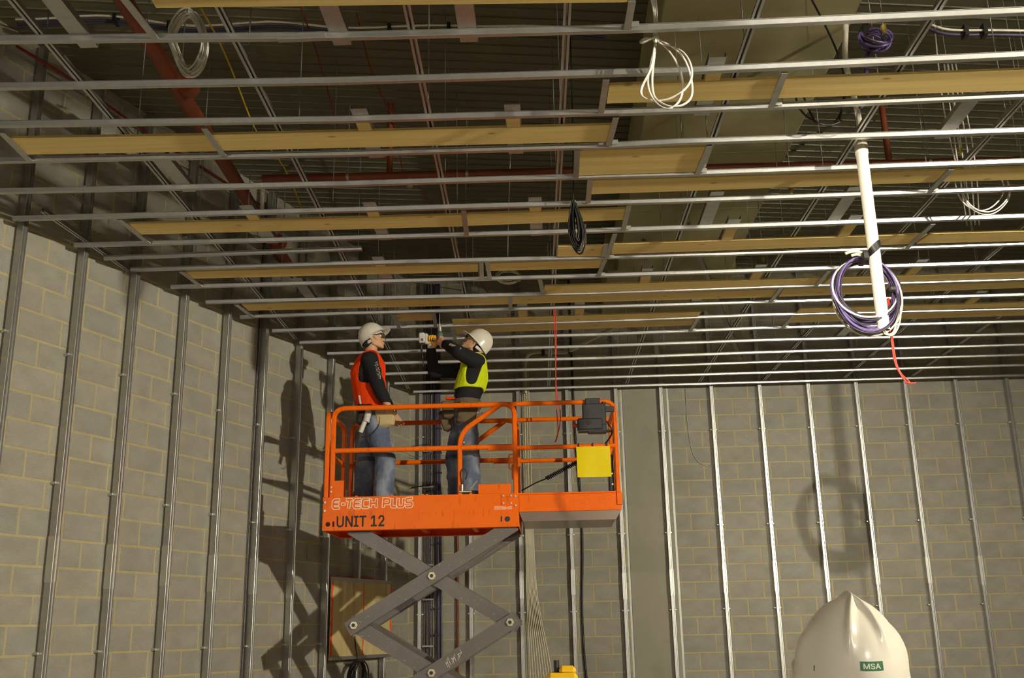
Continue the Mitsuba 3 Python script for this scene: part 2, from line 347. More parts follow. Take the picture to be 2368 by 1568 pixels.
COIL_BLACK = [[1.953, -6.08, 4.757], [1.934, -6.08, 4.382], [1.883, -6.08, 4.248], [1.901, -6.08, 4.092], [1.948, -6.08, 4.035], [1.999, -6.08, 4.089], [1.986, -6.08, 4.276]]
COIL_SMALL = [[1.403, -4.0, 4.588], [1.308, -4.0, 4.591], [1.518, -4.0, 4.584], [1.405, -4.0, 4.677], [1.402, -4.0, 4.5]]
PIPE = [[3.778, -6.55, 5.229], [3.738, -6.55, 4.474], [3.74, -6.55, 3.281], [3.674, -6.55, 3.542], [3.47, -6.55, 3.577], [3.884, -6.55, 3.563], [3.701, -6.55, 3.779], [3.649, -6.55, 3.311], [3.871, -6.55, 3.454], [3.759, -6.55, 3.267]]
RED_CORD_R = [[3.807, -6.5, 3.5], [3.8, -6.5, 3.307], [3.8, -6.5, 3.199], [3.805, -6.5, 3.092], [3.834, -6.5, 3.011], [3.867, -6.5, 2.97], [3.913, -6.5, 2.969], [3.841, -6.5, 2.968]]
RED_CORD_C = [[1.8, -3.46, 4.496], [1.804, -3.46, 4.093], [1.798, -3.46, 3.767], [1.8, -3.46, 3.448], [1.803, -3.46, 3.29], [1.773, -3.46, 3.201]]
RED_CORD_C2 = [[1.816, -3.45, 4.499], [1.812, -3.45, 4.095], [1.803, -3.45, 3.689], [1.831, -3.45, 3.449], [1.807, -3.45, 3.292], [1.781, -3.45, 3.206]]
CABLE_TOP = [[-2.353, -6.2, 6.065], [-2.026, -6.2, 5.997], [-1.737, -6.2, 5.966], [-1.353, -6.2, 5.906], [-0.874, -6.2, 5.8], [-0.56, -6.2, 5.779], [-0.126, -6.2, 5.788], [0.247, -6.2, 5.73], [0.678, -6.2, 5.711], [0.985, -6.2, 5.711], [1.351, -6.2, 5.688], [1.746, -6.2, 5.671], [2.197, -6.2, 5.599]]
CABLE_TOPR = [[4.233, -6.6, 5.336], [4.337, -6.6, 5.281], [4.499, -6.6, 5.261], [4.663, -6.6, 5.254], [4.988, -6.6, 5.233]]
YELLOW_CORD = [[-0.446, -6.814, 5.5], [-0.486, -6.186, 5.5], [-0.512, -5.568, 5.5], [-0.551, -5.072, 5.5], [-0.542, -4.421, 5.5], [-0.557, -3.562, 5.5]]
RED_WIRES = [[[0.103, -6.502, 5.75], [0.078, -5.79, 5.75], [0.001, -4.699, 5.75]], [[0.47, -6.324, 5.75], [0.443, -5.451, 5.75], [0.48, -4.816, 5.75], [0.393, -3.427, 5.75]], [[0.539, -3.415, 5.75], [0.731, -1.894, 5.75], [1.0, -0.031, 5.75]], [[-2.218, -6.022, 5.75], [-2.033, -5.53, 5.75], [-1.872, -4.916, 5.75], [-1.579, -4.017, 5.75], [-1.264, -3.034, 5.75]]]
BRACES = [[[2.751, -2.675, 5.38], [2.96, -1.36, 5.38]], [[3.358, -2.243, 5.38], [3.935, -1.113, 5.38]]]
WHITE_HOSE = [[1.45, -0.1, 4.415], [1.457, -0.12, 4.686], [1.484, -0.2, 4.859], [1.701, -0.4, 4.855], [1.959, -0.7, 4.767], [2.209, -1.0, 4.809], [2.446, -1.3, 4.846], [2.575, -1.6, 4.855]]
WALLCORD_R = [[3.433, -0.01, 4.436], [3.432, -0.01, 3.999], [3.463, -0.01, 3.676], [3.557, -0.01, 3.504], [3.701, -0.01, 3.468]]
EBOARD = []
GREEN = [[1.741, -9.0, 1.469], [1.72, -9.0, 1.445], [1.766, -9.0, 1.444]]
COIL_BOARD = [[-0.307, -1.592, 1.187], [-0.389, -1.376, 1.591], [-0.371, -1.385, 1.309]]

# ---------------------------------------------------------------- the setting
LD, LN = np.array([-0.33870, -0.94089, 0.0]), np.array([0.94089, -0.33870, 0.0])      # left wall: direction away from the corner, normal into the room
DECK_Z = 5.95
put('floor', bx(-9, 13, -20, .3, -.2, 0), 'floor_slab', smooth=False, kind='structure')
put('wall_right', bx(12.5, 12.8, -20, .3, 0, DECK_Z + .3), 'concrete', smooth=False, kind='structure')
put('wall_rear', bx(-9, 12.8, -20.3, -20, 0, DECK_Z + .3), 'concrete', smooth=False, kind='structure')

# block walls: backing of mortar with every block proud of it
BLK = bx(-.5, .5, -.5, .5, -.5, .5)
def unit_block():
    b = 0.012
    v = [(sx * .5, .5, sz * .5) for sx, sz in ((-1, -1), (1, -1), (1, 1), (-1, 1))]
    bv, bh = .012 / .19 * .35, .012 / .39 * .35
    f = [(sx * (.5 - bh), -.5, sz * (.5 - bv)) for sx, sz in ((-1, -1), (1, -1), (1, 1), (-1, 1))]
    g = [(sx * .5, -.3, sz * .5) for sx, sz in ((-1, -1), (1, -1), (1, 1), (-1, 1))]
    return trimesh.convex.convex_hull(np.array(v + f + g))
UNIT = unit_block()
UNIT_PLY = [mikit.ply(UNIT, b, False) for b in BLOCKS]

def block_wall(wall, origin, along, normal, s0, s1, z0, z1, row_z, row_s, skip, view, h=.2, w=.4):
    """courses of blocks; those in view that show largest become parts, the rest one mesh"""
    along, normal = np.asarray(along, float), np.asarray(normal, float)
    todo = []
    k0, k1 = math.floor((z0 - row_z) / h), math.ceil((z1 - row_z) / h)
    for k in range(k0, k1):
        za, zb_ = row_z + k * h, row_z + (k + 1) * h
        off = row_s + (k % 2) * w / 2
        i0, i1 = math.floor((s0 - off) / w), math.ceil((s1 - off) / w)
        for i in range(i0, i1):
            a, b = off + i * w, off + (i + 1) * w
            pieces = [(max(a, s0), min(b, s1))]
            for lo, hi in skip:
                nxt = []
                for p, q in pieces:
                    if q <= lo or p >= hi:
                        nxt.append((p, q))
                    else:
                        if p < lo: nxt.append((p, lo))
                        if q > hi: nxt.append((hi, q))
                pieces = nxt
            for p, q in pieces:
                lo_z, hi_z = max(za, z0), min(zb_, z1)
                if q - p > .03 and hi_z - lo_z > .03:
                    todo.append((p, q, lo_z, hi_z))
    scored = []
    for p, q, a, b in todo:
        c = origin + along * (p + q) / 2 + np.array([0, 0, (a + b) / 2])
        rel = c - CAM
        d = rel @ FWD
        x, y = 1184 + 2374.57 * (rel @ RIGHT) / d, 784 - 2374.57 * (rel @ UP) / d
        seen = view(x, y, c) and d > 0
        scored.append((-(q - p) * (b - a) / d ** 2 if seen else 1, p, q, a, b))
    scored.sort(key=lambda t: t[0])
    rest = []
    for n, (score, p, q, a, b) in enumerate(scored):
        j = .0068
        dy = rng.uniform(-.0015, .0015)
        c = origin + along * (p + q) / 2 + np.array([0, 0, (a + b) / 2]) + normal * (.003 + dy - .02)
        ex, ey, ez = along * (q - p - 2 * j), -normal * .04, np.array([0, 0, b - a - 2 * j])
        if n < 300 and score < 1:
            shape('concrete_block', {**rng.choice(UNIT_PLY), 'to_world': tw(c, ex, ey, ez)}, wall)
        else:
            rest.append((c, ex, ey, ez))
    if rest:
        put('concrete_blocks', cat(*[xf(UNIT, *r) for r in rest]), BLOCKS[0], wall, smooth=False, kind='stuff')

put('wall_back', bx(-.35, 12.8, 0, .3, 0, DECK_Z + .3), 'mortar', smooth=False, kind='structure')
COL = (2.63, 3.205)
block_wall('wall_back', np.zeros(3), (1, 0, 0), (0, -1, 0), 0.0, 9.2, 0.0, DECK_Z, .1 + .0022, 3.60, [COL], lambda x, y, c: -40 < x < 2400 and 860 < y < 1600 and c[0] < 8.2)
colm = bx(COL[0] + .012, COL[1] - .012, -.012, .05, 0, DECK_Z, .006)
put('concrete_column', colm, 'concrete', 'wall_back', smooth=False, label='smooth grey concrete column set into the block wall')
# movement joint line beside the column
put('joint_strip', cat(bx(COL[0] - .012, COL[0] + .012, -.004, .01, 0, DECK_Z), bx(COL[1] - .012, COL[1] + .012, -.004, .01, 0, DECK_Z)), 'galv_dull', 'wall_back', smooth=False)

wl = bx(0, 8.6, 0, .3, 0, DECK_Z + .3)
put('wall_left', xf(wl, -LN * .3, LD, LN, (0, 0, 1)), 'mortar', smooth=False, kind='structure')
block_wall('wall_left', np.zeros(3), LD, LN, 0.0, 8.4, 0.0, DECK_Z, .0871, 5.625, [], lambda x, y, c: -60 < x < 2400 and 430 < y < 1600 and c[2] < 4.75)

# ceiling: ribbed steel deck and a concrete band beam under it
ra = math.radians(8.0)
RX, RY = np.array([math.cos(ra), math.sin(ra), 0]), np.array([-math.sin(ra), math.cos(ra), 0])
def deck_profile(width, pitch=.125):
    pts = []
    x = 0
    while x < width - 1e-6:
        pts += [(x, 0), (x + pitch - .013, 0), (x + pitch - .011, -.009), (x + pitch - .003, -.009), (x + pitch - .001, 0)]
        x += pitch
    return pts
put('ceiling', bx(-9, 12.8, -20.3, .3, DECK_Z + .03, DECK_Z + .3), 'deck_steel', smooth=False, kind='structure')
SHEET = 0.75
prof = deck_profile(SHEET)
sheet_poly = Polygon(prof + [(SHEET, .028), (0, .028)])
sheet = trimesh.creation.extrude_polygon(sheet_poly, 16.0, engine='earcut')
sheet_mesh = xf(sheet, (0, 0, 0), RY, (0, 0, 1), RX)
SHEET_PLY = mikit.ply(sheet_mesh, 'deck_steel', False)
for i in range(22):
    o = np.array([2.0, -12.0, DECK_Z]) - RX * 8 + RY * (SHEET * (i - 1))
    o[2] = DECK_Z
    shape('deck_sheet', {**SHEET_PLY, 'to_world': T().translate(o.tolist())}, 'ceiling')
BEAM = (2.53, 3.80, 5.42)
beam_poly = Polygon([(BEAM[0], 5.42), (BEAM[1], 5.42), (BEAM[1], DECK_Z + .02), (BEAM[0], DECK_Z + .02)])
bm = cat(bx(BEAM[0], BEAM[1], -19.5, -1.7, 5.42, DECK_Z + .02, .008))
put('concrete_beam', bm, 'beam_concrete', 'ceiling', smooth=False, label='wide concrete beam running over the ceiling grid towards the back wall')
put('beam_haunch', bx(BEAM[0] - .1, BEAM[1] + .05, -1.7, -.02, 5.42, DECK_Z + .02, .008), 'beam_concrete', 'ceiling', smooth=False)
put('formwork_seam', cat(*[bx(BEAM[0] + .01, BEAM[1] - .01, y - .004, y + .004, 5.417, 5.425) for y in (-8.2, -7.0, -5.8, -4.6, -3.4)]), 'beam_concrete', 'ceiling', smooth=False)

# ---------------------------------------------------------------- wall studs: channels clipped to the blocks
def hat(w, d, g=.010):
    return np.array([(-w/2, 0), (-w/2 + .004, 0), (-w/2 + .006, d - .002), (-w/2 + .010, d), (-g, d), (-g * .5, d - .006), (g * .5, d - .006), (g, d), (w/2 - .010, d), (w/2 - .006, d - .002), (w/2 - .004, 0), (w/2, 0),
                     (w/2, d), (w/2 - .004, d + .003), (-w/2 + .004, d + .003), (-w/2, d)])
def stud_profile(w, d):
    g = .007
    return np.array([(-w/2, 0), (w/2, 0), (w/2, d - .003), (w/2 - .003, d), (g + .003, d), (g, d - .006), (-g, d - .006), (-g - .003, d), (-w/2 + .003, d), (-w/2, d - .003)])
STUD_TOP = DECK_Z - .04
def stud_mesh(w, d):
    m = extr(Polygon(stud_profile(w, d)), 0, 1)
    return m
STUD_MESH = stud_mesh(.046, .062)
STUD_PLY = mikit.ply(STUD_MESH, 'galv', 30)
SPLICE_PLY = mikit.ply(extr(Polygon(stud_profile(.054, .0655)), 0, 1), 'splice_steel', 30)
def clip_mesh():
    a = bx(-.035, .035, 0, .034, -.011, .011, .002)
    b = bx(-.040, -.0235, .016, .052, -.009, .009, .002); c = bx(.0235, .040, .016, .052, -.009, .009, .002)
    d = cat(cyl((-.040, .045, 0), (-.049, .045, 0), .006, 8), cyl((.040, .045, 0), (.049, .045, 0), .006, 8))
    return cat(a, b, c, d)
CLIP_PLY = mikit.ply(clip_mesh(), 'splice_steel', 30)
def wall_stud(origin, along, normal, label, group, splice, clips):
    o = np.asarray(origin, float)
    ax, nn, zz = np.asarray(along, float), np.asarray(normal, float), np.array([0, 0, 1.0])
    k = shape('wall_stud', {**STUD_PLY, 'to_world': tw(o + nn * .030, ax, nn, zz * STUD_TOP)}, None, label=label, cat='wall stud', group=group)
    if splice:
        shape('splice_sleeve', {**SPLICE_PLY, 'to_world': tw(o + nn * .029 + zz * splice[0], ax, nn, zz * (splice[1] - splice[0]))}, k)
    for z in clips:
        shape('wall_clip', {**CLIP_PLY, 'to_world': tw(o + nn * .001 + zz * z, ax, nn, zz)}, k)
GL = 'wall studs along the left block wall'
LS_S = [6.69, 6.13, 5.545, 4.972, 4.356, 3.758, 3.172, 2.570, 1.950, 1.319, 0.724]
LS_SPL = {1: (1.95, 2.27), 2: (1.98, 2.30), 3: (1.95, 2.28), 4: (1.99, 2.31), 5: (1.96, 2.27), 6: (1.95, 2.27), 7: (1.93, 2.25)}
for i, s in enumerate(LS_S):
    d = 'at the left edge of the photo' if i == 0 else f'{ORD[i]} from the left edge of the photo' if i < 8 else ['at the left side of the plywood board', 'behind the middle of the plywood board', 'at the right side of the plywood board'][i - 8]
    wall_stud(LD * s, LD, LN, f'galvanised stud on the left wall, {d}', GL, LS_SPL.get(i), [1.5, 2.72 - .02 * i, 3.70 - .03 * i, 5.0])
BS_X = [(-.0, 0), (.141, 0), (.751, 0), (1.350, 0), (1.958, 0), (2.562, 0), (3.118, 0), (3.740, 0), (4.332, 0), (4.925, 0), (5.507, 0), (6.105, 0), (6.715, 0), (7.335, 0), (7.95, 0)]
GB = 'wall studs along the back block wall'
dsc = {1: 'just right of the corner, seen left of the scissor arms crossing', 2: 'second from the corner, seen through the scissor arms', 3: 'under the right end of the main orange platform', 4: 'under the middle of the orange platform extension', 5: 'at the left side of the smooth concrete column',
       6: 'at the right side of the smooth concrete column', 7: 'second one right of the smooth concrete column', 8: 'third one right of the smooth concrete column', 9: 'fourth one right of the smooth concrete column', 10: 'fifth one right of the smooth concrete column', 11: 'third one from the right edge of the photo', 12: 'second one from the right edge of the photo', 13: 'at the right edge of the photo', 14: None}
SPL = {3: (1.95, 2.26), 4: (1.98, 2.27), 5: (1.92, 2.22), 6: (1.95, 2.25), 7: (1.97, 2.29), 8: (1.98, 2.32), 9: (2.0, 2.32), 10: (2.03, 2.33), 11: (2.03, 2.33), 12: (2.0, 2.33), 2: (2.05, 2.4)}
for i, (x, _) in enumerate(BS_X):
    if dsc.get(i):
        wall_stud((x, 0, 0), (1, 0, 0), (0, -1, 0), f'galvanised stud on the back wall, {dsc[i]}', GB, SPL.get(i), [1.79, 2.68 if 3 <= i <= 6 else 2.76, 3.91, 5.1])

# ---------------------------------------------------------------- ceiling grid
CZ = 4.445                                                   # underside of the furring channels
CH, CW = .028, .038
chan_prof = np.array([(-CW/2 - .008, CH - .002), (-CW/2 - .008, CH), (-CW/2, CH), (-CW/2 + .003, .002), (-CW/2 + .005, 0), (CW/2 - .005, 0), (CW/2 - .003, .002), (CW/2, CH), (CW/2 + .008, CH), (CW/2 + .008, CH - .002), (CW/2 + .0015, CH - .002), (CW/2 - .0015, .0035), (-CW/2 + .0015, .0035), (-CW/2 - .0015, CH - .002)])
chan_solid = np.array([(-CW/2 - .008, CH - .002), (-CW/2, CH - .002), (-CW/2 + .003, .002), (-CW/2 + .005, 0), (CW/2 - .005, 0), (CW/2 - .003, .002), (CW/2, CH - .002), (CW/2 + .008, CH - .002), (CW/2 + .008, CH), (-CW/2 - .008, CH)])
def wall_x(y):                                               # x of the left wall's face at y
    return y * math.tan(math.radians(19.798))
NCH = len(CHANNELS)
laps = {2: 0.507 * 0 - .23, 0: 3.05, 5: None}
for i, pts in enumerate(CHANNELS):
    n = NCH - i                                              # counted from the back wall
    P = [np.array([p[0], p[1], CZ]) for p in pts]
    short = i == 7
    if i in (0, 1, 2, 3, 4):
        P[0] = P[0] + (P[0] - P[1]) * .45
        xw = wall_x(P[0][1]) + .14
        if P[0][0] < xw: P[0] = P[0] + (P[1] - P[0]) * (xw - P[0][0]) / (P[1][0] - P[0][0])
    else:
        xw = wall_x(P[0][1]) + .115
        if P[0][0] < xw: P[0][0] = xw
    if i in (15, 16, 17):
        P[0] = np.array([wall_x(P[0][1]) + .12, P[0][1], CZ])
    if not short:
        e = P[-1].copy(); e[0] = 9.4
        P.append(e)
    # a sagging line is one member made of lapped lengths: keep the surveyed points, thin the near-collinear ones
    lab = 'short galvanised furring channel ending in mid-span above the orange-vested worker' if short else f'galvanised ceiling furring channel, {ORD[n if n < 12 else n - 1]} from the back wall'
    if i == 0: lab = 'galvanised ceiling furring channel nearest the camera, along the top of the photo'
    if i == NCH - 1: lab = 'galvanised ceiling furring channel nearest the back wall, along the shadow line'
    k = put('furring_channel', sweep(P, chan_solid, fixed_up=True), 'galv', None, smooth=False, label=lab, cat='ceiling channel', group='furring channels of the ceiling grid')
    if i % 2 == 0 and not short:
        xl = [.55, 2.3, -.25, 1.75, 3.2, 1.1, 2.6, 0.9, 1.9, 3.6][i // 2]
        y = float(np.interp(xl, [p[0] for p in P], [p[1] for p in P]))
        lap = sweep([(xl - .12, y, CZ - .0022), (xl + .12, y, CZ - .0022)], chan_solid * [1.06, 1.0], fixed_up=True)
        put('lap_joint', lap, 'galv', k, smooth=False)
for i in range(16):                                          # the grid runs on over the camera's head
    y = -8.50 - .45 * i
    xw = y * math.tan(math.radians(19.798)) + .14
    put('furring_channel', sweep([(xw, y, CZ), (10.6, y - .02, CZ)], chan_solid, fixed_up=True), 'galv', None, smooth=False, label='furring channel of the ceiling grid overhead, just outside the top of the photo', cat='ceiling channel', group='furring channels overhead outside the photo')
    if i % 2 == 1:
        for x0_, x1_ in ((xw + .6, 1.9), (2.4, 5.2), (5.3, 8.6)):
            put('plywood_strip', bx(x0_, x1_, y + .10, y + .31, CZ + .0125, CZ + .0285), 'plywood', None, smooth=False, label='plywood strip overhead, just outside the top of the photo', cat='plywood strip', group='plywood strips overhead outside the photo')
CHAN_BAND = unary_union([LineString([(p[0] + (-3 if j == 0 else 3 if j == len(c) - 1 else 0), p[1]) for j, p in enumerate(c)]).buffer(.0285, cap_style=2) for i, c in enumerate(CHANNELS) if i != 7] + [LineString(CHANNELS[7]).buffer(.0285, cap_style=2), LineString([(-3, -8.5), (9, -8.52)]).buffer(.0285)])
def biggest(g):
    return max(getattr(g, 'geoms', [g]), key=lambda q: q.area if q.area else q.length)
CHY = lambda i, x: float(np.interp(x, [p[0] for p in CHANNELS[i]], [p[1] for p in CHANNELS[i]]))

# top cross rails on the furring channels, twin flanged, hung on rods
rail_prof = np.array([(-.019, 0), (-.007, 0), (-.005, .003), (-.005, .034), (.005, .034), (.005, .003), (.007, 0), (.019, 0), (.019, .002), (.0085, .003), (.0085, .038), (-.0085, .038), (-.0085, .003), (-.019, .002)])
RZ = CZ + CH + .001
names = ['at the far left beside the left wall', 'second from the left wall', 'third from the left wall', 'fourth from the left wall, over the two workers', 'fifth from the left wall, over the lime-vested worker', 'sixth from the left wall, over the orange platform extension', 'seventh from the left wall, left of the white pipe', 'eighth from the left wall, right of the white pipe', 'second from the right edge of the photo', 'at the right edge of the photo']
rshort = ['beside the left wall', 'second from the left wall', 'third from the left wall', 'over the two workers', 'over the lime-vested worker', 'over the platform extension', 'left of the white pipe', 'right of the white pipe', 'second from the right edge', 'at the right edge']
ROD_PLY = mikit.ply(cyl((0, 0, 0), (0, 0, DECK_Z - RZ - .03), .0035, 6), 'galv_dull', True)
for i, (x, k) in enumerate(RAILS):
    x0 = lambda y: x + (y + 4.5) * k * .55
    y0 = -13.0 if i else -6.0
    y1 = -.12
    if i == 0: y1 = -4.55
    if i == 1: y1 = -2.6
    if i == 2: y1 = -.25
    pa, pb = np.array([x0(y0), y0, RZ]), np.array([x0(y1), y1, RZ])
    put('ceiling_rail', sweep([pa, pb], rail_prof, fixed_up=True), 'galv', None, smooth=False, label=f'galvanised top cross rail, {names[i]}', cat='ceiling rail', group='top cross rails of the ceiling grid')
    yy, rods = -8.4 + (i % 3) * .3, []
    while yy < -.4:
        if yy > y0 + .05 and yy < y1:
            rods.append(yy)
        yy += 1.2
    for j, yy in enumerate(rods):
        l = f'hanger rod, {ORD[len(rods) - j]} from the back, on the cross rail {rshort[i]}'
        if not (BEAM[0] - .12 < x < BEAM[1] + .08):
            shape('hanger_rod', {**ROD_PLY, 'to_world': T().translate([x0(yy), yy, RZ + .036])}, None, label=l, cat='hanger rod', group='hanger rods of the ceiling grid')
        else:
            put('hanger_rod', cyl((x0(yy), yy, RZ + .036), (x0(yy), yy, 5.42), .0035, 6), 'galv_dull', None, smooth=True, label=l, cat='hanger rod', group='hanger rods of the ceiling grid')

# plywood strips laid over noggings between the channels
PZ, PT = CZ + .0125, .016
pl_lab = ['at the top left corner of the photo', 'along the top edge of the photo, left half', 'above the left wall, left piece of the second row from the top', 'second row from the top, long piece running right to the middle', 'behind the white cable loops, upper right', 'at the upper right edge, crossing behind the top of the white pipe',
          'wide piece filling the gap in the middle of the ceiling', 'right of the middle, crossed by the white pipe, below the wide piece', 'at the right edge beside the end of the piece crossed by the white pipe', 'third row from the top, left piece', 'third row, right piece ending behind the hanging black cable coil',
          'short piece under the hanging black cable coil', 'long piece right of the short piece under the black coil', 'at the right edge just above the black tape of the white pipe', 'fourth row, left piece above the orange-vested worker', 'fourth row, right piece ending below the black coil', 'upper of two strips split by a channel, right of the middle', 'upper of two strips split by a channel, behind the purple coil',
          'fifth row, left piece over the helmet of the orange-vested worker', 'fifth row, middle piece that the red cord hangs from', 'lower strip behind the purple coil', 'very short piece over the drill', 'upper of the two strips right over the lime-vested worker', 'lower of the two strips right over the lime-vested worker', 'upper of the two strips behind the lower end of the white pipe', 'lower of the two strips behind the lower end of the white pipe']
for i, q in enumerate(PLANKS):
    poly = biggest(Polygon(q).buffer(-.002, join_style=2).difference(CHAN_BAND))
    put('plywood_strip', extr(poly, PZ, PZ + PT), 'plywood', None, smooth=False, label='plywood strip ' + pl_lab[i], cat='plywood strip', group='plywood strips in the ceiling grid')
# noggings: short track pieces between two channels, under the ends and joints of the strips
ng_lab = ['across the strip at the top left', 'at the left end of the second row strip beside the left wall', 'at the joint of the second row strips', 'at the right end of the second row strip', 'at the right end of the topmost strip', 'left of the strip behind the white cable loops', 'at the joint of the two strips at the upper right',
          'at the left end of the wide plywood piece', 'at the right end of the wide plywood piece', 'at the left end of the strip below the wide piece', 'at the joint near the right edge of the strip crossed by the white pipe', 'at the left end of the third row strip', 'at the joint of the third row strips', 'at the right end of the third row strip',
          'at the left end of the long strip right of the black coil', 'at the right end of the short strip under the black coil', 'at the joint of the strips near the right edge above the purple coil', 'at the left end of the fourth row strip', 'at the joint of the fourth row strips', 'at the right end of the fourth row strip', 'at the left end of the upper split strip', 'at the joint of the upper split strips',
          'at the left end of the fifth row strip', 'at the joint of the fifth row strips', 'at the right end of the fifth row strip, left of the purple coil', 'at the left end of the very short strip', 'between the very short strip and the drill bit', 'at the left end of the two strips over the lime-vested worker', 'at the right end of the two strips over the lime-vested worker', 'at the left end of the two strips behind the white pipe']
nog_prof = np.array([(-.018, 0), (.018, 0), (.018, .009), (.016, .011), (-.016, .011), (-.018, .009)])
for i, (a, b) in enumerate(NOGGINS):
    a, b = biggest(LineString([a, b]).difference(CHAN_BAND.buffer(-.008))).coords[:2]
    pa, pb = np.array([a[0], a[1], CZ]), np.array([b[0], b[1], CZ])
    k = put('nogging_track', sweep([pa, pb], nog_prof, fixed_up=True), 'galv', None, smooth=False, label='cross track ' + ng_lab[i], cat='cross track', group='cross tracks under the plywood strips')
    if i in (3, 4, 6, 8, 10, 13, 14, 19, 24, 28, 29):        # the bent-up end tab that catches the floodlight
        put('end_tab', bx(pb[0] + .008, pb[0] + .058, pb[1] - .026, pb[1] - .0225, CZ + .002, CZ + .030), 'splice_steel', k, smooth=False)
    if i == 18:
        put('end_tab', bx(pa[0] + .028, pa[0] + .062, pa[1], pb[1], CZ, CZ + .01, .002), 'galv', k, smooth=False)
# straps bridging the channels over the strips
pick = []
for x, y in STRAPS:
    if any(abs(x - r[0]) < .075 for r in RAILS):
        x += .13
    j = min(range(len(PLANKS)), key=lambda j: Polygon(PLANKS[j]).distance(Point(x, y)))
    near = max([CHY(c, x) for c in range(NCH) if c != 7 and CHY(c, x) <= y + .03], default=y - .4)
    if not any(abs(q[1] - x) < .3 and abs(q[3] - near) < .2 for q in pick):
        pick.append((j, x, y, near))
pick.sort()
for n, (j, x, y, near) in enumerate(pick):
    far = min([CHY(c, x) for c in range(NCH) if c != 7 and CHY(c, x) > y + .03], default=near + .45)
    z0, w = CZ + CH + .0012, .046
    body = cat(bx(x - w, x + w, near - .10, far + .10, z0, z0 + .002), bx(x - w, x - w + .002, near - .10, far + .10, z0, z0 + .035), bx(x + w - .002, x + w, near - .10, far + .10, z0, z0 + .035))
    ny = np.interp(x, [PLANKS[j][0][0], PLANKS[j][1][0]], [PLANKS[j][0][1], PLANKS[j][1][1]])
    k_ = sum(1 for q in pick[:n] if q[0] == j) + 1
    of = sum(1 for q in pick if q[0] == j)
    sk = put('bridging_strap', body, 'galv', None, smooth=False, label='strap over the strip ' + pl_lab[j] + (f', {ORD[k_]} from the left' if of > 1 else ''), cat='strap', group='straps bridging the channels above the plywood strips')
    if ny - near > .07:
        put('strap_reflection', bx(x - .040, x + .040, near + .032, ny - .003, CZ + .0135, z0 - .0006), 'plywood', sk, smooth=False)  # added plywood piece standing in for the strip reflected under the strap

# ---------------------------------------------------------------- services above and in the grid
BP = np.array([(-.55, -13.0, 5.30), (-.70, -6.9, 5.30), (-.81, -4.25, 5.30), (-1.00, -1.05, 5.30)])
rp = thing('sprinkler_main', 'thick red-brown steel pipe running towards the back wall above the ceiling grid, left side', 'pipe')
put('pipe', tube(fillet([BP[0], BP[-1] + (0, -.1, 0), BP[-1] + (0, .05, -.75)], .18), .056, 16), 'pipe_red', rp, smooth=40)
for yy in (-9.0, -6.2, -3.2):
    x = float(np.interp(yy, BP[:, 1], BP[:, 0]))
    put('coupling', cyl((x, yy - .05, 5.3), (x, yy + .05, 5.3), .068, 16), 'pipe_red', rp, smooth=40)
    put('hanger', cat(bx(x - .07, x + .07, yy - .16, yy - .13, 5.365, 5.372), cyl((x, yy - .145, 5.36), (x, yy - .145, DECK_Z), .005, 6)), 'galv_dull', rp, smooth=False)
put('elbow', cyl(BP[-1] + (0, .05, -.72), BP[-1] + (0, .05, -.86), .075, 16), 'orange_spray', rp, smooth=40)
sp = thing('sprinkler_branch', 'red horizontal sprinkler pipe crossing the whole ceiling below the deck', 'pipe')
RISER_X = 4.62
SY = lambda x: -4.70 + (x + .6) * .022
put('pipe', tube([(-.62, SY(-.62), 5.28), (2.0, SY(2), 5.28), (9.5, SY(9.5), 5.28)], .031, 12), 'pipe_red', sp, smooth=40)
for x in (.45, RISER_X):
    put('riser', cyl((x, SY(x), 5.30), (x, SY(x), DECK_Z), .026, 10), 'pipe_red', sp, smooth=40)
for x in (0.1, 1.1, 4.95, 5.7):
    put('pipe_clip', cat(cyl((x - .012, SY(x), 5.28), (x + .012, SY(x), 5.28), .036, 12), cyl((x, SY(x), 5.31), (x, SY(x), DECK_Z if not BEAM[0] < x < BEAM[1] else 5.42), .004, 6)), 'galv_dull', sp, smooth=40)
put('sprinkler_head', cat(cyl((.62, SY(.62), 5.25), (.62, SY(.62), 5.19), .016, 8), cyl((.62, SY(.62), 5.19), (.62, SY(.62), 5.17), .026, 10)), 'brass', sp, smooth=40)

lw = ['left of the middle, nearest the white cable ring', 'over the middle of the ceiling', 'over the two workers', 'along the top of the left wall']
for i, p in enumerate(RED_WIRES):
    put('red_cable', tube(np.array(p) + (LN * .16 if i == 3 else 0), .006 if i < 3 else .011, 6, 24), 'wire_red', None, smooth=True, label='thin red cable under the deck, ' + lw[i], cat='cable', group='red cables under the deck')
put('hanging_yellow_cable', tube([np.array(p) + (0, 0, .05 * math.sin(i * 2)) for i, p in enumerate(YELLOW_CORD)], .007, 6, 40), 'cord_yellow', None, smooth=True, label='yellow cord hanging loosely above the grid beside the white cable ring', cat='cable')
def bundle(path, offs, r, mat_, name, parent, n=6, sm=40, k=30):
    return put(name, cat(*[tube(np.asarray(path, float) + o, r, n, sm) for o in offs]), mat_, parent, smooth=True)
t = thing('cable_run', 'white and purple data cables tied along the deck at the top left', 'cables')
ct = np.array(CABLE_TOP[1:]); ct[:, 2] = np.minimum(ct[:, 2], DECK_Z - .06)
bundle(ct, [(0, 0, 0)], .008, 'cable_white', 'white_cable', t)
bundle(ct, [(0, .03, -.02), (0, .045, -.012), (0, .035, -.035)], .010, 'wall_purple', 'purple_cable', t)
for x, z in ((-.90, 5.80), (-1.30, 5.88), (.30, 5.725), (.68, 5.71), (1.1, 5.70)):
    put('cable_tie', bx(x - .012, x + .012, -6.22, -6.14, z - .045, z + .02), 'cable_black', t, smooth=False)
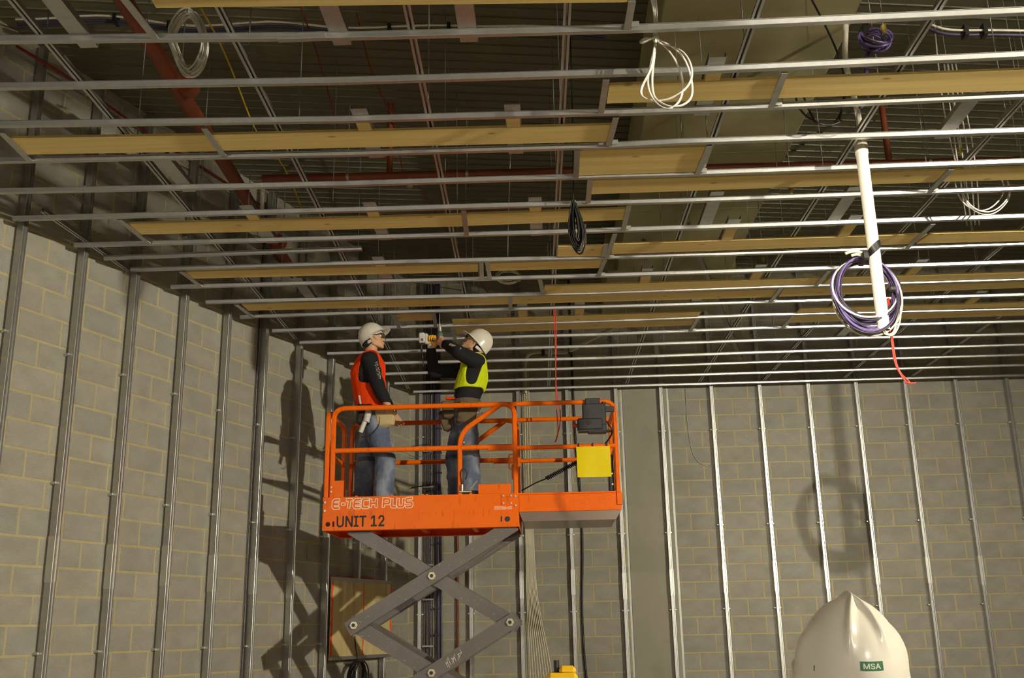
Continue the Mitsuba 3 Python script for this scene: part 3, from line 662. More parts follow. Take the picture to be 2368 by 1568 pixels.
t = thing('cable_run', 'white and purple data cables tied along the deck at the top right', 'cables')
cr = np.array(CABLE_TOPR)
bundle(cr, [(0, 0, 0)], .008, 'cable_white', 'white_cable', t)
bundle(cr, [(0, .02, -.02), (0, .035, -.014)], .010, 'wall_purple', 'purple_cable', t)
for x in (4.48, 4.60):
    put('cable_tie', bx(x - .012, x + .012, -6.62, -6.55, 5.22, 5.30), 'cable_black', t, smooth=False)

# white ring of cable, top left
cw = thing('cable_coil', 'oval ring of white cables hanging above the grid at the top left', 'cable coil')
ring = np.array([COIL_WHITE_TL[i] for i in (0, 1, 2, 3, 4, 5)])
rr = random.Random(3)
put('cable', cat(*[tube(ring + np.array([rr.uniform(-.022, .022), rr.uniform(-.03, .03), rr.uniform(-.02, .02)]), .0055, 6, 50, True) for _ in range(11)]), 'cable_white', cw, smooth=True)
put('tail', tube([ring[0], ring[0] + (.01, .02, .4), ring[0] + (-.05, .05, .98)], .006, 6, 16), 'cable_white', cw, smooth=True)
lw = thing('cable_coil', 'loose loops of white cable hanging through the grid, upper right of the middle', 'cable coil')
for p in LOOPS_WHITE:
    P = np.array(p); P[:, 1] += .025 * np.sin(np.arange(len(P)) * .9)
    for o in ((0, 0, 0), (.006, .012, .004)):
        put('cable', tube(P + o, .0042, 6, 70), 'cable_white', lw, smooth=True)
put('tail', cat(*[tube([np.array([2.335 + o, -7.82, 4.52]), (2.338 + o, -7.82, 4.75), (2.30 + o * 2, -7.80, 5.15), (2.25 + o, -7.75, DECK_Z - .03)], .0045, 6, 24) for o in (-.008, 0, .010)]), 'cable_white', lw, smooth=True)
put('tape', cyl((2.336, -7.82, 4.515), (2.336, -7.82, 4.555), .017, 8), 'cable_white', lw, smooth=True)

def coil(name, label, c, rx, rz, n, mats, tilt, r, jitter, seed, cat_='cable coil', lobes=.0, phase=0):
    rr = random.Random(seed)
    k = thing(name, label, cat_)
    groups = {}
    for i in range(n):
        m = mats[i % len(mats)] if i < len(mats) else rr.choice(mats)
        a = np.linspace(0, 2 * math.pi, 48, endpoint=False)
        sx, sz = rx * (1 + rr.uniform(-jitter, jitter)), rz * (1 + rr.uniform(-jitter, jitter))
        ph, am = rr.uniform(0, 6.28), rr.uniform(0, .06)
        rad = 1 + am * np.sin(2 * a + ph)
        P = np.c_[np.cos(a) * sx * rad, .03 * np.sin(a * 1 + ph) + rr.uniform(-.035, .035) + tilt * np.sin(a), np.sin(a) * sz * rad]
        P += np.asarray(c) + np.array([rr.uniform(-1, 1) * rx * jitter * .7, 0, rz - sz + rr.uniform(-.4, .2) * rz * jitter])
        groups.setdefault(m, []).append(sweep(P, circle(r, 6), True))
    for m, ms in groups.items():
        put({'cable_purple': 'purple_cable', 'cable_white': 'white_cable', 'cable_dark': 'dark_cable', 'cable_black': 'black_cable', 'cable_cream': 'cream_cable'}[m], cat(*ms), m, k, smooth=True)
    return k
k = coil('cable_coil', 'coil of purple cables tied high up at the upper right, above the white pipe', (3.645, -7.28, 4.80), .075, .082, 9, ['cable_purple', 'cable_purple', 'cable_dark'], .05, .006, .14, 5)
for q in ((3.60, 3.625, -7.33, -7.24, 4.70, 4.74), (3.575, 3.605, -7.33, -7.24, 4.845, 4.885)):
    put('tape', bx(*q), 'cable_black', k, smooth=False)
put('tail', tube([(3.60, -7.28, 4.72), (3.575, -7.28, 4.62), (3.585, -7.26, 4.50), (3.60, -7.05, 4.44 + .06)], .013, 6, 20), 'cable_purple', k, smooth=True)
lb = ['wider loop', 'narrow left loop', 'narrow right loop']
k = thing('cable_loops', 'black cable loops hanging above the grid left of the white pipe', 'cables')
for P in LOOPS_BLACK_R:
    put('cable', tube(np.array(P) + (0, 0, .10), .006, 6, 30), 'cable_black', k, smooth=True)
put('tail', tube([(3.50, -6.95, 4.48), (3.56, -6.95, 4.75), (3.4, -6.9, 5.42)], .006, 6, 20), 'cable_black', k, smooth=True)
k = thing('cable_loops', 'thin white cable loop hanging at the right edge of the ceiling', 'cables')
for o in ((0, 0, 0), (-.03, .02, .02), (.012, .03, -.008)):
    put('cable', tube(np.array(LOOP_WHITE_R) + o, .0055, 6, 40), 'cable_white', k, smooth=True)
put('tail', tube([np.array(LOOP_WHITE_R[0]), (4.66, -5.69, 5.1), (4.7, -5.65, DECK_Z - .03)], .0055, 6, 20), 'cable_white', k, smooth=True)
# black hank of cable
k = thing('cable_coil', 'long black hank of cable hanging below the grid in the middle of the ceiling', 'cable coil')
rr = random.Random(11); ms = []
for i in range(17):
    w, l = rr.uniform(.02, .058), rr.uniform(.27, .375)
    a = np.linspace(0, 2 * math.pi, 36, endpoint=False)
    P = np.c_[np.sin(a) * w * (1 + .25 * np.cos(a)) * (.8 - .6 * np.cos(a)).clip(.15, 1.2), rr.uniform(-.03, .03) + .012 * np.sin(a + i), -l / 2 + np.cos(a) * l / 2]
    ms.append(sweep(P + np.array([1.936 + rr.uniform(-.012, .016), -6.08, 4.385]) + np.c_[(P[:, 2] * -.06), 0 * a, 0 * a], circle(.0052, 6), True))
put('cable', cat(*ms), 'cable_black', k, smooth=True)
put('tail', tube([(1.934, -6.08, 4.38), (1.945, -6.07, 4.75), (1.96, -6.05, DECK_Z - .03)], .0042, 6, 16), 'cable_black', k, smooth=True)
put('tape', cyl((1.932, -6.08, 4.36), (1.932, -6.08, 4.39), .019, 8), 'cable_white', k, smooth=True)
k = coil('cable_coil', 'small grey-white cable coil seen between two channels over the lime-vested worker', (1.405, -4.0, 4.59), .095, .075, 6, ['cable_white', 'cable_cream'], .04, .005, .12, 9)
put('tail', tube([(1.40, -4.0, 4.66), (1.41, -3.98, 5.0), (1.45, -3.95, DECK_Z - .03)], .005, 6, 12), 'cable_white', k, smooth=True)
# thin loops hanging further back
k = thing('cable_loops', 'white cable tails hanging above the strips behind the white pipe', 'cables')
put('cable', cat(*[tube([(5.05 + o, -5.0, DECK_Z), (5.06 + o * 1.5, -5.0, 5.1), (5.05 + o, -4.98, 4.55)], .006, 6, 20) for o in (-.04, -.01, .02, .05)]), 'cable_white', k, smooth=True)

# hanging white conduit with its purple coil
wp = thing('conduit_pipe', 'thick white plastic pipe hanging down through the ceiling grid on the right', 'pipe')
P0, P1 = np.array([3.738, -6.56, 4.45]), np.array([3.742, -6.56, 3.281])
ringp = extr(Point(0, 0).buffer(.0365, 24).difference(Point(0, 0).buffer(.0325, 24)), 0, 1)
L = float(np.linalg.norm(P0 - P1))
d_ = (P1 - P0) / L; _, a_, b_ = frame_of(d_, (1, 0, 0))
put('pipe', xf(ringp.copy().apply_transform(np.diag([1, 1, L, 1])), P0, a_, b_, d_), 'white_pvc', wp, smooth=40)
put('coupling', cyl(P0 + (0, 0, -.02), P0 + (0, 0, .07), .041, 20), 'white_pvc', wp, smooth=40)
put('upper_conduit', tube([P0 + (0, 0, .05), P0 + (.0, -.02, .25), P0 + (-.03, -.04, .45), P0 + (-.02, .03, .70), P0 + (.03, .1, .95), P0 + (.06, .1, 1.24)], .019, 12, 40), 'white_pvc', wp, smooth=True)
tp = np.array([(3.742 + .039 * math.cos(a), -6.56 + .039 * math.sin(a), 3.80 + .035 * math.cos(a)) for a in np.linspace(0, 2 * math.pi, 24, endpoint=False)])
put('black_tape', sweep(tp, np.array([(-.0015, -.022), (.0015, -.022), (.0015, .022), (-.0015, .022)]), True, fixed_up=True), 'cable_black', wp, smooth=40)
k = coil('cable_coil', 'large coil of purple, white and black cables taped to the hanging white pipe', (3.675, -6.515, 3.535), .188, .222, 22, ['cable_purple', 'cable_purple', 'cable_white', 'cable_dark', 'cable_purple', 'cable_dark', 'cable_cream'], .03, .0066, .115, 21)
for q in ((3.805, 3.855, -6.56, -6.45, 3.525, 3.565), (3.655, 3.70, -6.60, -6.47, 3.72, 3.775)):
    put('tape', bx(*q, .01), 'cable_black', k, smooth=False)
put('cable_end', cat(tube([(3.68, -6.56, 3.768), (3.62, -6.57, 3.785), (3.565, -6.56, 3.775)], .010, 6, 12), tube([(3.68, -6.55, 3.755), (3.63, -6.565, 3.765), (3.60, -6.56, 3.76)], .009, 6, 12)), 'cable_cream', k, smooth=True)
put('tail_loop', cat(*[tube([(3.742, -6.56, 3.33), (3.752, -6.56, 3.272), (3.785, -6.545, 3.252), (3.835, -6.53, 3.30), (3.868, -6.52, 3.40), (3.872, -6.51, 3.50), (3.855, -6.51, 3.585)], .0065, 6, 34), tube([(3.738, -6.56, 3.33), (3.748, -6.555, 3.262), (3.79, -6.55, 3.262), (3.825, -6.535, 3.32), (3.852, -6.53, 3.42), (3.862, -6.51, 3.54)], .0065, 6, 34)]), 'cable_cream', k, smooth=True)
put('hanging_red_cable', cat(tube(RED_CORD_R[:7], .0045, 6, 50), tube(np.array(RED_CORD_R[:6] + [RED_CORD_R[7]]) + (.010, .006, .004), .0045, 6, 50)), 'cord_red', None, smooth=True, label='red cord dangling from the lower end of the white pipe', cat='cable')
put('hanging_red_cable', cat(tube(RED_CORD_C, .0048, 6, 50), tube(RED_CORD_C2, .0048, 6, 50)), 'cord_red', None, smooth=True, label='long red cord hanging from the ceiling into the orange lift platform', cat='cable')
# bracing struts and small anchors
for i, (a, b) in enumerate(BRACES):
    a, b = np.array(a), np.array(b); a[2], b[2] = 5.40, 4.52
    put('brace_strut', sweep([a, b], sq(.05, .03)), 'galv_dull', None, smooth=False, label=['dark steel strut sloping down from the concrete beam, left one', 'dark steel strut sloping down from the concrete beam, right one'][i], cat='strut', group='struts under the concrete beam')
FIT = ['beside the high purple cable coil', 'at the right end of the wide plywood piece', 'at the right, upper of a pair near the right edge', 'at the right, lower of a pair near the right edge', 'over the beam right of the black hank', 'left of the white pipe, over a channel', 'just right of the white pipe', 'at the right edge under the strip with the tape level', 'left of the purple coil over the fourth row']
for i, (x, y, z, m) in enumerate([(3.66, -7.40, 4.80, 'brass'), (2.62, -6.58, 4.55, 'brass'), (4.95, -6.35, 4.60, 'brass'), (4.95, -6.2, 4.50, 'brass'), (2.83, -5.25, 4.52, 'brass'), (3.45, -5.9, 4.50, 'brass'), (4.55, -6.1, 4.66, 'brass'), (5.62, -5.1, 4.50, 'brass'), (3.55, -4.4, 4.53, 'brass')]):
    k = thing('rod_fitting', 'small brass fitting on a thin rod above the ceiling grid, ' + FIT[i], 'fitting', 'brass fittings on rods above the grid')
    put('nut', cat(cyl((x, y, z - .018), (x, y, z + .018), .016, 8), cyl((x, y, z - .03), (x, y, z - .018), .010, 8)), m, k, smooth=40)
    put('rod', cyl((x, y, z + .015), (x, y, DECK_Z if not BEAM[0] - .1 < x < BEAM[1] + .05 else 5.42), .003, 6), 'galv_dull', k, smooth=True)

# ---------------------------------------------------------------- services on the back wall
t = thing('cable_bundle', 'thick purple cable bundle strapped up the back wall behind the lime-vested worker', 'cables')
rr = random.Random(4)
put('cable', cat(*[tube([(.345 + .02 * i - .02, -.05 - .014 * (i % 2), 0.02), (.368 + .016 * i - .02, -.05 - .012 * (i % 2), 1.4), (.350 + .017 * i - .02, -.05 - .012 * (i % 2), 3.4), (.335 + .017 * i - .02, -.05, 5.9)], .011, 8, 40) for i in range(4)]), 'wall_purple', t, smooth=True)
for z in (1.55, 1.85, 2.2, 2.6, 2.95, 3.2, 3.45, 3.7, 4.0):
    put('cable_tie', bx(.315, .398, -.085, -.02, z, z + .018), 'cable_black', t, smooth=False)
t = thing('conduit_rack', 'dark conduits on short struts beside the purple cable bundle', 'conduits')
for x, r_ in ((.215, .013), (.245, .011), (.285, .009)):
    put('conduit', tube([(x, -.06, .02), (x + .004, -.06, 2.5), (x - .004, -.06, 5.9)], r_, 8, 12), 'cable_dark', t, smooth=True)
for z in (1.42, 1.95, 2.35, 3.0, 3.28, 3.72):
    put('strut_arm', bx(.172, .30, -.085, -.078, z, z + .02), 'galv_dull', t, smooth=False)
for z in (2.96, 2.966, 3.28, 3.287, 3.75, 3.79):
    put('tie_wire', tube([(.03, -.08, z), (.14, -.10, z + .012), (.27, -.085, z + .018)], .0035, 5, 10), 'cable_black', t, smooth=True)
put('blue_wire', cat(tube([(.0, -.07, 3.69), (.06, -.09, 3.66), (.14, -.09, 3.66), (.22, -.09, 3.69), (.30, -.08, 3.73), (.345, -.07, 3.79)], .004, 6, 30)), 'cable_blue', t, smooth=True)
put('riser_pipe', tube([(.588, -.055, .02), (.592, -.055, 2.5), (.588, -.055, 2.9)], .014, 10), 'pipe_red', None, smooth=True, label='thin red pipe up the back wall behind the scissor arms', cat='pipe')
t = thing('cable_bundle', 'bundle of cream cables running down the back wall right of the lift', 'cables')
ms = []
rr = random.Random(8)
for i in range(9):
    o = (i - 4) * .011
    ms.append(tube([(1.455 + o * .7, -.05 - .012 * (i % 3), 4.85), (1.452 + o * .8, -.05 - .012 * (i % 3), 4.3), (1.450 + o, -.045 - .012 * (i % 3), 3.3), (1.458 + o * 1.1, -.045, 2.5), (1.475 + o * 1.5, -.05, 1.9), (1.51 + o * 2.0 + .004 * i, -.05, 1.4), (1.56 + o * 2.9, -.06, 1.0), (1.62 + o * 4, -.08, .05)], .0062, 6, 60))
put('cable', cat(*ms), 'cable_cream', t, smooth=True)
put('upper_hose', cat(*[tube(np.array(WHITE_HOSE) + (0, 0, o), .016, 8, 40) for o in (0, .018)]), 'cable_cream', t, smooth=True)
for q in ((1.66, 1.70, -.44, -.36, 4.82, 4.90), (1.98, 2.02, -.76, -.68, 4.74, 4.82)):
    put('cable_tie', bx(*q), 'cable_black', t, smooth=False)
put('black_cable', tube([(2.03, -.03, 5.9), (2.045, -.03, 3.93), (2.07, -.03, 3.4), (2.088, -.03, 2.97), (2.075, -.03, 2.3), (2.055, -.035, 1.9), (2.06, -.035, 1.3), (2.085, -.04, .9), (2.1, -.05, .05)], .013, 8, 60), 'cable_black', None, smooth=True, label='single black cable running down the back wall under the platform extension', cat='cable')
put('grey_cable', tube(WALLCORD_R + [[3.72, -.02, 3.468]], .006, 6, 50), 'galv_dull', None, smooth=True, label='thin grey cable curving down the back wall right of the concrete column', cat='cable')

# plywood services board on the left wall with sprayed orange edges, black cable coil under it
t = thing('services_board', 'pale plywood services board with orange sprayed edges on the left wall beside the corner', 'plywood board')
def lw_box(s0, s1, n0, n1, z0, z1, b=0):
    return xf(bx(s0, s1, n0, n1, z0, z1, b), (0, 0, 0), LD, LN, (0, 0, 1))
put('panel', lw_box(1.265, 1.905, .100, .116, 1.352, 2.152, .001), 'board_ply', t, smooth=False)
put('panel', lw_box(.65, 1.255, .100, .116, 1.352, 2.152, .001), 'board_ply', t, smooth=False)
put('top_track', lw_box(.645, 1.91, .098, .122, 2.118, 2.155), 'galv_dull', t, smooth=False)
put('bottom_track', lw_box(.645, 1.91, .098, .135, 1.335, 1.368), 'galv_dull', t, smooth=False)
def ragged(s, z0, z1, w, seed):
    rr = random.Random(seed); zs = np.linspace(z0, z1, 26)
    l = [(s - w * rr.uniform(.5, 1.1), z) for z in zs]; r_ = [(s + w * rr.uniform(.3, 1.0), z) for z in zs[::-1]]
    return Polygon(l + r_).buffer(0)
for s, w, sd in ((1.90, .024, 1), (1.26, .014, 2), (.655, .02, 3)):
    m = extr(ragged(s, 1.36, 2.15, w, sd), 0, .0012)
    put('orange_spray_edge', xf(m, LN * .1167, LD, (0, 0, 1), LN), 'orange_spray', t, smooth=False)
m = extr(ragged(2.17, -1.86, -.75, .012, 5), 0, .001)
put('orange_spray_edge', xf(m, LN * .0085, np.array([0, 0, 1.0]), -LD, LN), 'orange_spray', t, smooth=False)
k = coil('cable_coil', 'black cable coil hanging under the plywood board at the bottom of the photo', (0, 0, 0), .14, .155, 8, ['cable_black'], .0, .0075, .10, 31)
for key in [q for q in list(scene) if q.startswith(k + '__')]:
    scene[key]['to_world'] = tw((-.33, -1.42, 1.165), -LD, -LN, np.array([0, 0, 1.0]))
put('tail', tube([(-.33, -1.42, 1.30), (-.355, -1.40, 1.42), (-.375, -1.385, 1.56), (-.385, -1.375, 1.66)], .006, 6, 20), 'cable_black', k, smooth=True)
put('wall_bracket', xf(bx(.0, .26, -.01, .01, -.01, .01), np.array([-.33, -1.42, 1.30]) - LN * .26, LN, LD, (0, 0, 1)), 'galv_dull', k, smooth=False)
for i, s in enumerate((3.215, 3.225)):
    put('grey_cable', xf(tube([(s, .02, 0.02), (s + .004, .018, 2.5), (s - .004, .02, 5.8)], .004, 6, 12), (0, 0, 0), LD, LN, (0, 0, 1)), 'cable_dark', None, smooth=True, label=['right', 'left'][i] + ' one of two thin dark wires running up the left wall beside a stud', cat='wire', group='pair of dark wires on the left wall')
# yellow machine just showing at the bottom edge
t = thing('yellow_machine', 'top of a yellow machine with a black knob at the bottom edge of the photo', 'machine')
put('hood', bx(1.695, 1.795, -9.05, -8.93, .9, 1.462, .012), 'machine_yellow', t, smooth=False)
put('cap', cat(bx(1.735, 1.79, -9.03, -8.95, 1.455, 1.482, .01)), 'machine_yellow', t, smooth=False)
put('knob', cat(cyl((1.727, -8.99, 1.455), (1.727, -8.99, 1.500), .009, 8)), 'cable_black', t, smooth=40)
put('chassis', cat(bx(1.55, 1.95, -9.3, -8.7, .12, .9, .03)), 'machine_yellow', t, smooth=False)
for x in (1.56, 1.94):
    for y in (-9.2, -8.8):
        put('wheel', cyl((x - .03, y, .12), (x + .03, y, .12), .12, 16), 'black_rubber', t, smooth=40)

# ---------------------------------------------------------------- orange scissor lift
YF, YB = -3.80, -3.04                                        # front and back of the platform
lift = thing('scissor_lift', 'orange electric scissor lift with raised platform carrying the two workers', 'scissor lift')
X0, X1, XE = -.222, 1.452, 2.318
ZB, ZT, ZD = 2.432, 2.716, 2.53
plat = put('platform', cat(
    bx(X0, X1, YF, YF + .012, ZB, ZT, .003), bx(X0, X1, YB - .012, YB, ZB, ZT, .003), bx(X0, X0 + .012, YF, YB, ZB, ZT, .003), bx(X1 - .008, X1, YF, YB, ZB, ZB + .08, .002),
    bx(X0, X1, YF + .012, YB - .012, ZD - .03, ZD), bx(X0 + .02, X1 - .02, YF + .012, YF + .07, ZB, ZB + .006), bx(X0 + .02, X1 - .02, YB - .07, YB - .012, ZB, ZB + .006),
    *[bx(x - .02, x + .02, YF + .02, YB - .02, ZB + .02, ZD - .02) for x in (.15, .6, 1.05)]), 'orange_paint', lift, smooth=False)
put('toe_plate', cat(bx(-.162, -.045, YF + .002, YF + .010, ZT - .01, 2.858, .002)), 'orange_paint', plat, smooth=False)
put('toe_plate', cat(bx(1.108, 1.388, YF + .002, YF + .010, ZT - .01, 2.796, .002)), 'orange_paint', plat, smooth=False)
hump = lambda x: extr(Point(x, ZT - .004).buffer(.014, 8), 0, .008)
put('latch_hump', cat(*[xf(hump(x), (0, YF, 0), (1, 0, 0), (0, 0, 1), (0, -1, 0)) for x in (.065, .335, .372, .635, .672, 1.045)]).apply_translation((0, .010, 0)), 'orange_paint', plat, smooth=False)
put('panel_seam', cat(*[bx(a, b, YF - .0016, YF + .002, 2.557, 2.5605) for a, b in ((-.165, .44), (.49, .93), (.965, 1.43))]), 'orange_paint', plat, smooth=False)
put('joint_plate', bx(1.302, 1.408, YF - .006, YF + .002, 2.612, 2.708, .002), 'orange_paint', plat, smooth=False)
def bolt(x, z, r=.0085):
    return cyl((x, YF - .001, z), (x, YF - .010, z), r, 10)
for x, z in ((1.322, 2.692), (1.388, 2.692), (1.322, 2.630), (1.388, 2.630)):
    put('bolt', cyl((x, YF - .003, z), (x, YF - .014, z), .0085, 10), 'bolt_steel', plat, smooth=40)
for x, z in ((1.424, 2.688), (1.426, 2.610), (-.200, 2.672), (-.200, 2.600)):
    put('bolt', bolt(x, z, .0095), 'bolt_steel', plat, smooth=40)
put('round_hole', cyl((-.172, YF + .002, 2.487), (-.172, YF - .0012, 2.487), .0195, 20), 'hole_dark', plat, smooth=40)
put('slot_hole', bx(-.133, -.117, YF - .0012, YF + .002, 2.465, 2.510), 'hole_dark', plat, smooth=False)
put('slot_hole', bx(1.296, 1.308, YF - .0012, YF + .002, 2.478, 2.522, .001), 'letter_black', plat, smooth=False)
put('round_plug', cat(cyl((1.353, YF + .002, 2.498), (1.353, YF - .004, 2.498), .0225, 20), cyl((1.353, YF + .002, 2.498), (1.353, YF - .008, 2.498), .009, 10)), 'black_plastic', plat, smooth=40)
put('underside_hole', cat(cyl((.07, YB - .013, 2.455), (.07, YB + .002, 2.455), .02, 16), cyl((-.03, YB - .013, 2.455), (-.03, YB + .002, 2.455), .015, 16)), 'galv_dull', plat, smooth=40)

# lettering: outlined block letters drawn as strokes
G = {'E': [[(.95, 1), (.18, 1), (0, .82), (0, .18), (.18, 0), (.95, 0)], [(.1, .5), (.85, .5)]], '-': [[(.05, .48), (.55, .48)]], 'T': [[(0, 1), (.95, 1)], [(.52, 1), (.44, 0)]], 'C': [[(.95, 1), (.18, 1), (0, .82), (0, .18), (.18, 0), (.95, 0)]],
     'H': [[(0, 0), (0, 1)], [(.9, 0), (.9, 1)], [(0, .48), (.9, .48)]], 'P': [[(0, 0), (0, 1), (.75, 1), (.92, .85), (.92, .58), (.75, .42), (.1, .42)]], 'L': [[(.0, 1), (0, .15), (.15, 0), (.75, 0)]], 'U': [[(0, 1), (0, .18), (.16, 0), (.74, 0), (.9, .18), (.9, 1)]],
     'S': [[(.92, 1), (.16, 1), (0, .86), (0, .64), (.14, .52), (.76, .50), (.92, .37), (.92, .14), (.76, 0), (0, 0)]], '0': [[(0, .16), (0, .84), (.16, 1), (.74, 1), (.9, .84), (.9, .16), (.74, 0), (.16, 0), (0, .16)]], '6': [[(.9, 1), (.16, 1), (0, .84), (0, .16), (.16, 0), (.74, 0), (.9, .16), (.9, .36), (.74, .52), (.05, .52)]]}
def outlined(text, height, adv, thick, line, skew=.06, sx=.82):
    out, x = [], 0.0
    for ch in text:
        if ch == ' ':
            x += .62; continue
        g = unary_union([LineString([(x + px * sx + py * skew, py) for px, py in st]).buffer(thick, cap_style=2, join_style=2, mitre_limit=2) for st in G[ch]])
        out.append(g.buffer(line).difference(g))
        x += (.62 if ch == '-' else .80 if ch == 'L' else adv)
    return affinity.scale(unary_union(out), height, height, origin=(0, 0))
def on_front(poly, x, z, depth=.0012, rot=0.0):
    m = extr(affinity.rotate(poly, rot, origin=(0, 0)), 0, depth)
    return xf(m, (x, YF, z), (1, 0, 0), (0, 0, 1), (0, -1, 0))
w_ = outlined('E-TECH PLUS', .068, 1.06, .12, .085)
bb = w_.bounds
w_ = affinity.scale(w_, .702 / (bb[2] - bb[0]), 1, origin=(0, 0)); bb = w_.bounds
put('lettering', on_front(w_, -.146 - bb[0], 2.618 - bb[1] - .010), 'letter_white', plat, smooth=False, label='white outlined lettering')
w_ = outlined('S06-E', .021, 1.08, .11, .085)
bb = w_.bounds
w_ = affinity.scale(w_, .152 / (bb[2] - bb[0]), 1, origin=(0, 0)); bb = w_.bounds
put('lettering', on_front(w_, 1.242 - bb[0], 2.578 - bb[1]), 'letter_white', plat, smooth=False, label='small white outlined lettering')
um = meshkit.text_mesh('UNIT 12', .088, .0012, bold=True)
b0, b1 = um.bounds
um.apply_transform(np.diag([.408 / (b1[0] - b0[0]), 1, 1, 1])); b0, b1 = um.bounds
put('lettering', xf(um, (-.098 - b0[0], YF, 2.463), (1, 0, 0), (0, 0, 1), (0, -1, 0)), 'letter_black', plat, smooth=False, label='black lettering')

# sliding deck extension
ext = put('deck_extension', cat(bx(X1, XE, YF + .022, YF + .034, 2.557, 2.712, .002), bx(X1 - .01, XE + .004, YF + .012, YF + .036, 2.700, 2.716, .003), bx(X1, XE, YB - .034, YB - .022, 2.557, 2.712, .002), bx(XE - .012, XE, YF + .022, YB - .022, 2.557, 2.712, .002),
    bx(X1 - .4, XE - .01, YF + .034, YB - .034, 2.545, 2.559)), 'orange_paint', lift, smooth=False)
put('under_tray', trimesh.convex.convex_hull(np.array([(x, y, z) for y in (YF + .03, YB - .03) for x, z in ((X1 + .03, 2.478), (XE - .055, 2.478), (XE - .002, 2.556), (X1 + .0, 2.556))])), 'tray_paint', ext, smooth=False)
trd = [xf(bx(-.014, .014, -.0035, .0035, 0, .0022, .001), (x, YF + .022, z), np.array([math.cos(a), 0, math.sin(a)]), np.array([-math.sin(a), 0, math.cos(a)]), (0, -1, 0)) for i, x in enumerate(np.arange(1.80, 2.30, .042)) for j, z in enumerate(np.arange(2.575, 2.70, .036)) for a in [(.8 if (i + j) % 2 else 2.35)]]
put('chequer_tread', cat(*trd), 'orange_paint', ext, smooth=False, kind='stuff')
put('end_bracket', cat(bx(XE - .035, XE + .008, YF + .008, YF + .024, 2.60, 2.70, .002)), 'orange_paint', ext, smooth=False)

# guard rails
TUBE = sq(.040, .040, .008)
def rail(name, pts, r=.07, prof=None, parent=lift):
    return put(name, sweep(fillet(pts, r, 6), TUBE if prof is None else prof), 'orange_paint', parent, smooth=30)
yf, yb = YF + .018, YB - .018
ZR = 3.490
rail('guard_rail', [(-.150, yf, 2.70), (-.150, yf, ZR), (1.428, yf, ZR), (1.428, yf, 2.70)], .10)
rail('mid_rail', [(-.150, yf, 3.117), (1.428, yf, 3.117)])
rail('gate_rail', [(.951, yf, 2.70), (.951, yf, 3.25), (1.30, yf, 3.482)], .12)
rail('guard_rail', [(-.128, yb, 2.70), (-.128, yb, ZR), (1.428, yb, ZR), (1.428, yb, 2.70)], .10)
rail('mid_rail', [(-.128, yb, 3.117), (1.428, yb, 3.117)])
rail('gate_rail', [(.980, yb, 2.70), (.980, yb, 3.25), (1.31, yb, 3.482)], .12)
xs = X0 + .022
rail('end_rail', [(xs, yf + .005, 2.60), (xs, yf + .005, 3.46), (xs, yb - .005, 3.46), (xs, yb - .005, 2.60)], .09)
rail('mid_rail', [(xs, yf, 3.10), (xs, yb, 3.10)])
put('end_gate_box', cat(bx(xs - .02, xs + .02, YF + .06, YF + .12, 2.72, 2.98, .004)), 'orange_paint', lift, smooth=False)
SM = sq(.036, .036, .008)
rail('extension_rail', [(1.20, yf + .002, ZR + .001), (2.296, yf + .002, ZR + .001), (2.296, yf + .002, 2.70)], .09, SM)
rail('mid_rail', [(1.20, yf + .002, 3.104), (2.296, yf + .002, 3.104)], .05, SM)
rail('extension_rail', [(1.20, yb, ZR + .001), (2.296, yb, ZR + .001), (2.296, yb, 2.70)], .09, SM)
rail('mid_rail', [(1.20, yb, 3.104), (2.296, yb, 3.104)], .05, SM)
rail('end_rail', [(2.296, yf, 3.44), (2.296, yb, 3.44)], .05, SM)
rail('mid_rail', [(2.296, yf, 3.09), (2.296, yb, 3.09)], .05, SM)
for x, y, z in ((1.375, yf - .005, 2.985), (1.40, yf + .02, 2.90), (-.05, yb, 2.93)):
    put('hand_loop', sweep(fillet([(x + .03, y, z + .062), (x, y, z + .062), (x, y, z - .062), (x + .03, y, z - .062)], .02), circle(.006, 8)), 'orange_paint', lift, smooth=True)
put('rail_bolt', cat(*[cyl((x, yf - .019, z), (x, yf - .026, z), .008, 8) for x, z in ((-.15, 2.80), (-.15, 2.76), (2.25, 2.86), (2.25, 2.77), (.99, 3.16))]), 'bolt_steel', lift, smooth=40)
lt = put('gate_latch', cat(bx(.945, 1.055, yf - .045, yf - .02, 2.728, 2.742, .003), cyl((.972, yf - .034, 2.735), (.972, yf - .034, 2.795), .012, 10), xf(bx(0, .105, -.012, .012, -.004, .004, .002), (1.04, yf - .034, 2.745), np.array([.62, 0, .78]), (0, 1, 0), np.array([-.78, 0, .62]))), 'pin_steel', lift, smooth=False)
put('lanyard', tube([(.972, yf - .03, 2.80), (.965, yf - .03, 2.90), (.985, yf - .03, 2.93), (1.012, yf - .025, 2.90), (1.0, yf - .02, 2.84)], .005, 6, 24), 'cable_black', lift, smooth=True)

